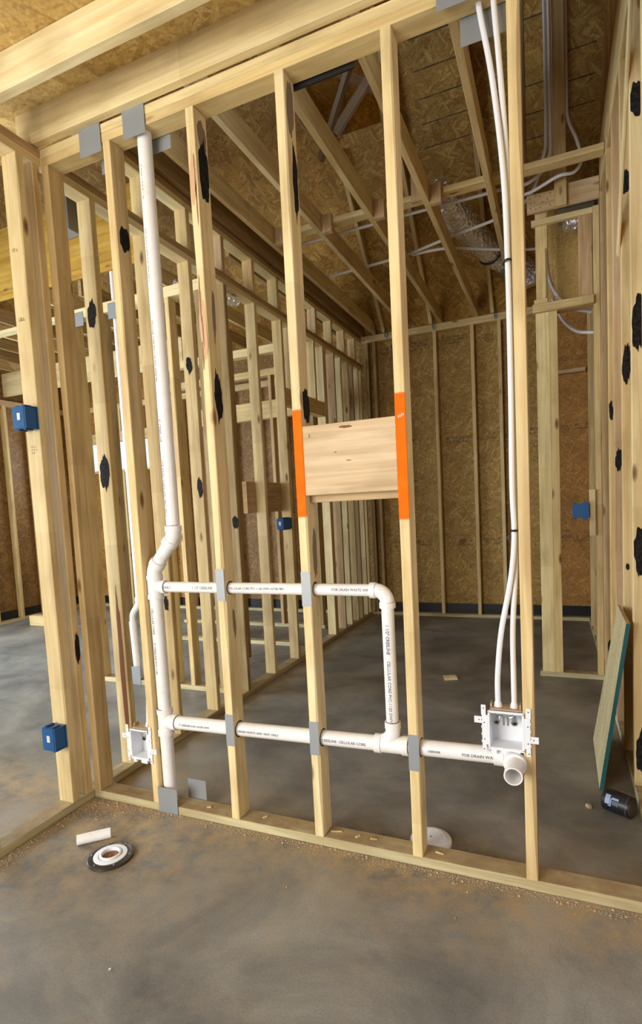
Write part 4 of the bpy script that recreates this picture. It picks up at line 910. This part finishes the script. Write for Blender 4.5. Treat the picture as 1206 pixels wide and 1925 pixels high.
# leaning panel with a teal edge
bm = bmesh.new()
cor = [Vector((1.094, .800, 0.004)), Vector((1.100, 1.380, 0.004)), Vector((1.212, 1.22, .800)), Vector((1.206, .770, .800))]
nrm = (cor[1]-cor[0]).cross(cor[3]-cor[0]).normalized()
if nrm.x > 0: nrm = -nrm
lp = empty('leaning_panel', (1.1, 1.09, 0)); tag(lp, 'sheathing offcut panel with a teal edge leaning on the right wall', 'panel')
a_ = [bm.verts.new(c) for c in cor]; b2 = [bm.verts.new(c-nrm*.016) for c in cor]
bm.faces.new(a_); bm.faces.new(b2[::-1])
for i in range(4): bm.faces.new((a_[i], a_[(i+1) % 4], b2[(i+1) % 4], b2[i]))
o = from_bm('panel_face', bm, OSBG); child_world(o, lp)
bm = bmesh.new(); e0, e1 = cor[0], cor[3]; dn_ = (cor[0]-cor[1]).normalized()*.0012
q = [e0-nrm*.0165+dn_, e0+nrm*.0004+dn_, e1+nrm*.0004+dn_, e1-nrm*.0165+dn_]; q2 = [x-dn_ for x in q]
A_ = [bm.verts.new(x) for x in q]; B_ = [bm.verts.new(x) for x in q2]; bm.faces.new(A_); bm.faces.new(B_[::-1])
for i in range(4): bm.faces.new((A_[i], A_[(i+1) % 4], B_[(i+1) % 4], B_[i]))
o = from_bm('teal_edge', bm, TEAL); child_world(o, lp); o['label'] = 'teal painted edge'

# black can lying on the floor
cn = empty('black_can', (1.165, .62, .0)); tag(cn, 'small black can lying on its side on the slab by the leaning panel', 'can')
r_c = .046; ca = Vector((1.108, .648, r_c)); cb = Vector((1.205, .592, r_c)); dc = (cb-ca).normalized()
o = tube('can_body', [ca, ca+dc*.004, cb-dc*.004, cb], [r_c-.004, r_c, r_c, r_c-.002], BLK2, None, 36); child_world(o, cn)
o = tube('can_lid', [cb, cb+dc*.0025], r_c-.006, CANLID, None, 36); child_world(o, cn); o['label'] = 'dull grey-brown end'
o = tube('can_rim', [cb-dc*.012, cb-dc*.009], r_c+.0008, CANLID, None, 36); child_world(o, cn)
def can_patch(u0, u1, a0, a1, m):
    ref = Vector((0, 0, 1)); f = Vector((-.15, -1, .55)); f = (f-dc*f.dot(dc)).normalized(); s = dc.cross(f); bm = bmesh.new(); n = 8; R = r_c+.0007; rows = []
    for i in range(n+1):
        a = a0+(a1-a0)*i/n; rows.append([bm.verts.new(ca+dc*u+(f*math.cos(a)+s*math.sin(a))*R) for u in (u0, u1)])
    for i in range(n): bm.faces.new((rows[i][0], rows[i][1], rows[i+1][1], rows[i+1][0]))
    o = from_bm('label_print', bm, m, smooth=True); child_world(o, cn)
for sg in ((.018, .038, -.42, .45), (.040, .044, -.15, .55), (.032, .044, .50, .60), (.045, .072, -.26, -.06)): can_patch(*sg, CANLAB)
for k in range(3): can_patch(.050+.008*k, .056+.008*k, .05, .42, plain('dim_label_print', (.12, .15, .22), .6) if k == 0 else bpy.data.materials['dim_label_print'])

# ================================================================== FRONT ROOM CEILING MEMBERS
stick('ceiling_beam', (-1.29, -.0195, ZP1+.0765), (1.9, -.0195, ZP1+.0765), T, .143, PALE, wane=.002, label='pale ceiling beam lying on the top plates over the plumbing wall', cat='beam', group='front room ceiling beams')
stick('ceiling_beam', (-1.29, -.286, ZP1+.073), (1.9, -.286, ZP1+.073), .044, .143, PALE, wane=.002, label='pale ceiling beam crossing the upper left corner, nearer the camera', cat='beam', group='front room ceiling beams')

# ================================================================== ROOMS SEEN PAST THE LEFT WALLS
XK = -6.108
board('bottom_plate', XK, XK+Wd, 1.6, 4.54, 0, T, PT, label='bottom plate of the far left exterior wall', cat='lumber')
board('top_plate', XK, XK+Wd, 1.6, 4.54, 2.99, 3.068, PINK, label='top plate of the far left exterior wall', cat='lumber')
for i, y in enumerate((3.05, 3.42, 3.80, 4.20)):
    board('wall_stud', XK+.001, XK+Wd, y, y+T, T+.0005, 2.9895, PINE, label='stud against orange sheathing on the far left exterior wall, %s from the front' % ORD[i], cat='stud', group='studs of the far left wall')
board('bottom_plate', XK+Wd+.001, XL-Wd-.04, YS, YB-.0065, 0, T, PT, label='bottom plate under the kitchen window wall', cat='lumber')
board('top_plate', XK+Wd+.001, XL-Wd-.04, YS, YB-.0065, 2.99, 3.068, PINE, label='top plate over the kitchen window wall', cat='lumber')
board('window_sill_board', WX0, WX1, YS, YB-.001, WZ0-.038, WZ0, PINE, kind='structure')
bpy.data.objects['window_sill_board'].name = 'trim_1'
o = board('trim_2', WX0, WX1, YS, YB-.001, WZ1, WZ1+.14, PINE, kind='structure')
xs_ = [-6.0, -5.78, -5.45, -5.05, -4.65, -4.25, -3.93, -3.5, -3.1, -2.7, -2.3, -1.9, -1.5]
for i, x in enumerate(xs_):
    inw = WX0 < x+.02 < WX1
    board('wall_stud', x, x+T, YS, YB-.007, T+.0005, (WZ0-.0385) if inw else 2.9895, PINE, label='stud in the wall of the bright far window, %s from the left' % ORD[i], cat='stud', group='studs of the far window wall')
    if inw: board('cripple_stud', x, x+T, YS, YB-.007, WZ1+.1405, 2.9895, PINE, label='short upright over the bright far window, %s from the left' % ORD[i], cat='stud', group='short uprights over the far window')
bm = bmesh.new(); add_box(bm, WX0, WX1, YB+.004, YB+.008, WZ0, WZ1)
gl = new_mat('window_glass')[0]; gb = gl.node_tree.nodes['Principled BSDF']; gb.inputs['Transmission Weight'].default_value = 1; gb.inputs['Roughness'].default_value = 0.0; gb.inputs['IOR'].default_value = 1.02
o = from_bm('window_1', bm, gl); o['kind'] = 'structure'
# wall crossing behind the vent pipe (y = 1.5)
YQ = 1.500
board('bottom_plate', -2.66, XL-Wd-.001, YQ, YQ+Wd, 0, T, PT, label='bottom plate of the short cross wall left of the partition', cat='lumber')
board('top_plate', -2.66, XL-Wd-.001, YQ, YQ+Wd, ZP0, ZP1, PALE, label='top plate of the short cross wall left of the partition', cat='lumber')
for i, x in enumerate((-2.655, -2.36, -1.88, -1.72, -1.45)):
    board('wall_stud', x, x+T, YQ, YQ+Wd-.001, T+.0005, ZP0-.0005, (PINE, BROWN, PALE, PINE, BROWN)[i], wane=.004, label='stud of the short cross wall left of the partition, %s from the left' % ORD[i], cat='stud', group='studs of the short cross wall')
q = empty('vent_pipe', (-2.27, YQ+.045, 0)); tag(q, 'thin grey-white vent pipe with an offset in the short cross wall', 'pipe')
def qp(pts, r, nm='pipe'):
    o = tube(nm, pts, r, PVC, None, 18); child_world(o, q)
qp([(-2.232, YQ+.045, 3.3), (-2.225, YQ+.045, .70)], .020)
qp(smooth_path([(-2.225, YQ+.045, .72), (-2.228, YQ+.045, .66), (-2.29, YQ+.045, .58), (-2.30, YQ+.045, .50)], 6), .027, 'elbow'); qp([(-2.30, YQ+.045, .52), (-2.28, YQ+.045, .0)], .033)
nail_plate(-2.33, -2.22, .0, .15, YQ-.002, 'pale steel plate at the foot of the thin vent pipe')
nail_plate(-2.64, -2.52, 2.93, 3.04, YQ-.002, 'grey steel plate on the top plate of the short cross wall, left one')
nail_plate(-2.26, -2.12, 2.93, 3.05, YQ-.002, 'grey steel plate on the top plate of the short cross wall, by the thin pipe')
box('outlet_box', -2.70, -2.662, YQ-.02, YQ+.06, .50, .66, WHITE, bev=.003, label='small white outlet box on the end of the short cross wall', cat='outlet box')
box('electrical_box', -2.70, -2.662, YQ+.0, YQ+.05, .29, .375, BLUE, bev=.003, label='tiny dark blue box under the white one on the short cross wall', cat='electrical box')
# deeper partitions between
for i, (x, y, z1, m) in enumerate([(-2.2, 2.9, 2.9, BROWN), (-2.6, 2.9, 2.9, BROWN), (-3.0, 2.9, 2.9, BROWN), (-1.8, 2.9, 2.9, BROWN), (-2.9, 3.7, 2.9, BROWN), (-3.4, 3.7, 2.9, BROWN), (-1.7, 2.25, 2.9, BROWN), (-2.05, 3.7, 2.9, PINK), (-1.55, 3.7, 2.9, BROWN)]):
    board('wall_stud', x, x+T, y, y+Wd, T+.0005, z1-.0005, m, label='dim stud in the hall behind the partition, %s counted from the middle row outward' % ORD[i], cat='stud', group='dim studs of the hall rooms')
board('bottom_plate', -3.05, -1.5, 2.9-.0, 2.9+Wd, 0.0, T, PT, label='bottom plate of the middle hall wall', cat='lumber')
board('top_plate', -3.05, -1.5, 2.9, 2.9+Wd, 2.90, 2.976, PALE, label='pale top plate of the middle hall wall', cat='lumber')
board('door_header', -3.0, -1.6, 3.7, 3.7+Wd, 2.42, 2.62, PINE, label='pale header board deep in the hall rooms', cat='lumber')
board('bottom_plate', -3.45, -1.5, 3.7, 3.7+Wd, 0.0, T, PT, label='bottom plate of the farthest hall wall', cat='lumber')
board('top_plate', -3.45, -1.5, 3.7, 3.7+Wd, 2.90, 2.976, PINE, label='top plate of the farthest hall wall', cat='lumber')
# beams and joists of the left rooms
board('ceiling_beam', -6.1, -3.05, 3.5, 3.538, 3.13, 3.44, PALE, label='broad pale header beam across the far left room', cat='beam')
board('ceiling_beam', -6.1, -2.4, 2.30, 2.30+Wd, 3.402, 3.44, PALE, label='flat pale strip under the joists of the far left room', cat='beam')
n = 0
for k in range(12):
    x = -5.9+.40*k
    board('ceiling_joist', x, x+T, 2.045, 4.54, 3.445, 3.585, BROWN if k % 3 else PINE, label='ceiling joist over the left rooms, %s from the left' % ORD[k], cat='joist', group='ceiling joists of the left rooms')
box('duct_box', -3.20, -2.95, 1.85, 1.99, 3.93, 4.25, STEEL, bev=.004, label='dark sheet metal duct box above the yellow panel over the left rooms', cat='duct')
board('panel', -4.6, -2.30, 2.02, 2.036, 3.64, 4.25, YEL, label='orange-yellow plywood panel over the left rooms, seen between the left studs', cat='panel')
board('panel_strip', -4.6, -2.30, 1.995, 2.019, 3.575, 3.65, YEL, label='yellow strip along the foot of the orange-yellow panel', cat='lumber')
# plank step on the far floor
board('plank', -5.55, -4.9, 3.15, 3.24, 0, .13, PINE, label='short timber block lying on the slab in the far left room', cat='lumber')

# ================================================================== LOOSE THINGS ON THE FLOOR
# closet flange
tf = empty('toilet_flange', (-.762, -.350, 0)); tag(tf, 'round toilet flange with dark metal ring set in the slab', 'flange')
def ring_mesh(name, prof, m, parent, c, seg=56):
    bm = bmesh.new(); rings = []
    for r, z in prof: rings.append([bm.verts.new((c[0]+r*math.cos(2*math.pi*k/seg), c[1]+r*math.sin(2*math.pi*k/seg), z)) for k in range(seg)])
    for i in range(len(rings)-1):
        for k in range(seg): bm.faces.new((rings[i][k], rings[i][(k+1) % seg], rings[i+1][(k+1) % seg], rings[i+1][k]))
    o = from_bm(name, bm, m, smooth=True); child_world(o, parent); return o
fc = (-.762, -.350)
o = ring_mesh('metal_ring', [(.062, .004), (.064, .012), (.084, .013), (.090, .010), (.091, .003)], DARKM, tf, fc); o['label'] = 'dark metal ring'
ring_mesh('plastic_ring', [(.066, .004), (.066, .0150), (.060, .0165), (.048, .0165), (.0465, .010), (.044, .010), (.043, .020), (.036, .022), (.034, .012), (.034, .002)], WHITE, tf, fc)
ring_mesh('mud_fill', [(.035, .006), (.025, .012), (.012, .008), (.0005, .013)], RUST, tf, fc)['label'] = 'brown mud in the opening'
for k in range(6):
    a = k*math.pi/3+.4; bm = bmesh.new(); p = Vector((fc[0]+.078*math.cos(a), fc[1]+.078*math.sin(a), .0125)); add_tube(bm, [p, p+Vector((0, 0, .003))], .0035, 10)
    o = from_bm('screw', bm, STEEL); child_world(o, tf)
# pipe offcut
bm = bmesh.new(); pa, pb = Vector((-.965, -.332, .0)), Vector((-.866, -.240, .0)); dpp = (pb-pa).normalized()
add_pipe(bm, (0, 0, .0215), tuple((pb-pa)+Vector((0, 0, .0215))), .0211, .0175); o = from_bm('pipe_offcut', bm, PVC, smooth=True); o.location = pa
tag(o, 'short white PVC pipe offcut lying on the slab by the flange', 'pipe offcut')
# white cap behind the plate
wc = empty('floor_flange', (.452, .178, 0)); tag(wc, 'white plastic floor flange just behind the bottom plate', 'flange')
ring_mesh('flange_disc', [(.004, .022), (.060, .022), (.066, .016), (.080, .014), (.083, .008), (.083, 0)], WHITE, wc, (.440, .168))
# scraps
def chip(name, x, y, sx, sy, sz, m, label, cat='scrap', rot=0, group=None):
    SEED[0] += 1; rnd = random.Random(SEED[0]); bm = bmesh.new(); vs = add_box(bm, -sx/2, sx/2, -sy/2, sy/2, 0, sz)
    for v in vs: v.co += Vector((rnd.uniform(-.12, .12)*sx, rnd.uniform(-.15, .15)*sy, 0))
    bmesh.ops.subdivide_edges(bm, edges=bm.edges, cuts=1)
    o = from_bm(name, bm, m); o.location = (x, y, 0.0005); o.rotation_euler = (0, 0, rot); return tag(o, label, cat, group)
chip('wood_scrap', .155, 2.25, .10, .06, .022, PALE, 'small pale wood scrap alone on the rear room floor', rot=.5)
G_C = 'wood splinters on the bottom plate'
for i, (x, y, sx, sy, r, lb) in enumerate([(.075, .05, .045, .006, .3, 'long splinter on the bottom plate right of the left orange stud'), (.17, .045, .02, .008, .9, 'curled chip on the bottom plate between the orange studs, left one'), (.235, .05, .028, .006, .1, 'curled chip on the bottom plate between the orange studs, right one'),
      (-.55, .04, .018, .012, .5, 'triangular chip on the bottom plate right of the vent pipe foot'), (-.26, .05, .02, .01, 1.1, 'chip on the bottom plate in front of the splintered stud bay'), (.50, .045, .03, .005, -.2, 'thin splinter on the bottom plate right of the right orange stud')]):
    o = chip('splinter', x, y, sx, sy, .004, PALE, lb, 'splinter', r, G_C); o.location.z = T+.001
for i, (x, y, s, lb) in enumerate([(.385, -.80, .009, 'white crumb alone in the middle of the front slab'), (-.35, -.78, .006, 'white crumb on the slab below the toilet flange'), (1.04, .63, .022, 'pale stone crumb beside the black can'), (.0, -.27, .005, 'white crumb on the slab right of the flange'), (-1.03, -.16, .010, 'pale chip on the slab near the left wall corner'), (.60, -.22, .005, 'white crumb on the slab before the right end of the bottom plate')]):
    chip('crumb', x, y, s, s*.7, s*.6, STICK if i < 2 else SAW, lb, 'crumb', i, 'crumbs on the slab')
# swept sawdust along the plates: countless grains
bm = bmesh.new(); rnd = random.Random(5)
for i in range(4200):
    t = rnd.random()
    if t < .62: x = rnd.uniform(-1.15, 1.3); y = -.004-abs(rnd.gauss(0, .022))-.002
    elif t < .80: x = XL+.006+abs(rnd.gauss(0, .03)); y = rnd.uniform(-.7, -.02)
    elif t < .92: x = rnd.gauss(-1.05, .08); y = -.03-abs(rnd.gauss(0, .08))
    else: x = rnd.uniform(-1.1, 1.2); y = .10+abs(rnd.gauss(0, .03))
    if x < XL+.004: x = XL+.01
    s = rnd.uniform(.001, .0038)*(2.2 if rnd.random() < .06 else 1); a = rnd.uniform(0, 3.14); z = .0008
    p = [Vector((x+math.cos(a+q)*s, y+math.sin(a+q)*s*.7, z)) for q in (0, 2.1, 4.2)]; tp = Vector((x, y, z+s*.7))
    vs = [bm.verts.new(k) for k in p]; vt = bm.verts.new(tp)
    for k in range(3): bm.faces.new((vs[k], vs[(k+1) % 3], vt))
    bm.faces.new(vs[::-1])
o = from_bm('sawdust', bm, SAW); tag(o, 'tan sawdust and crumbs swept along the foot of the plates', 'sawdust', kind='stuff')
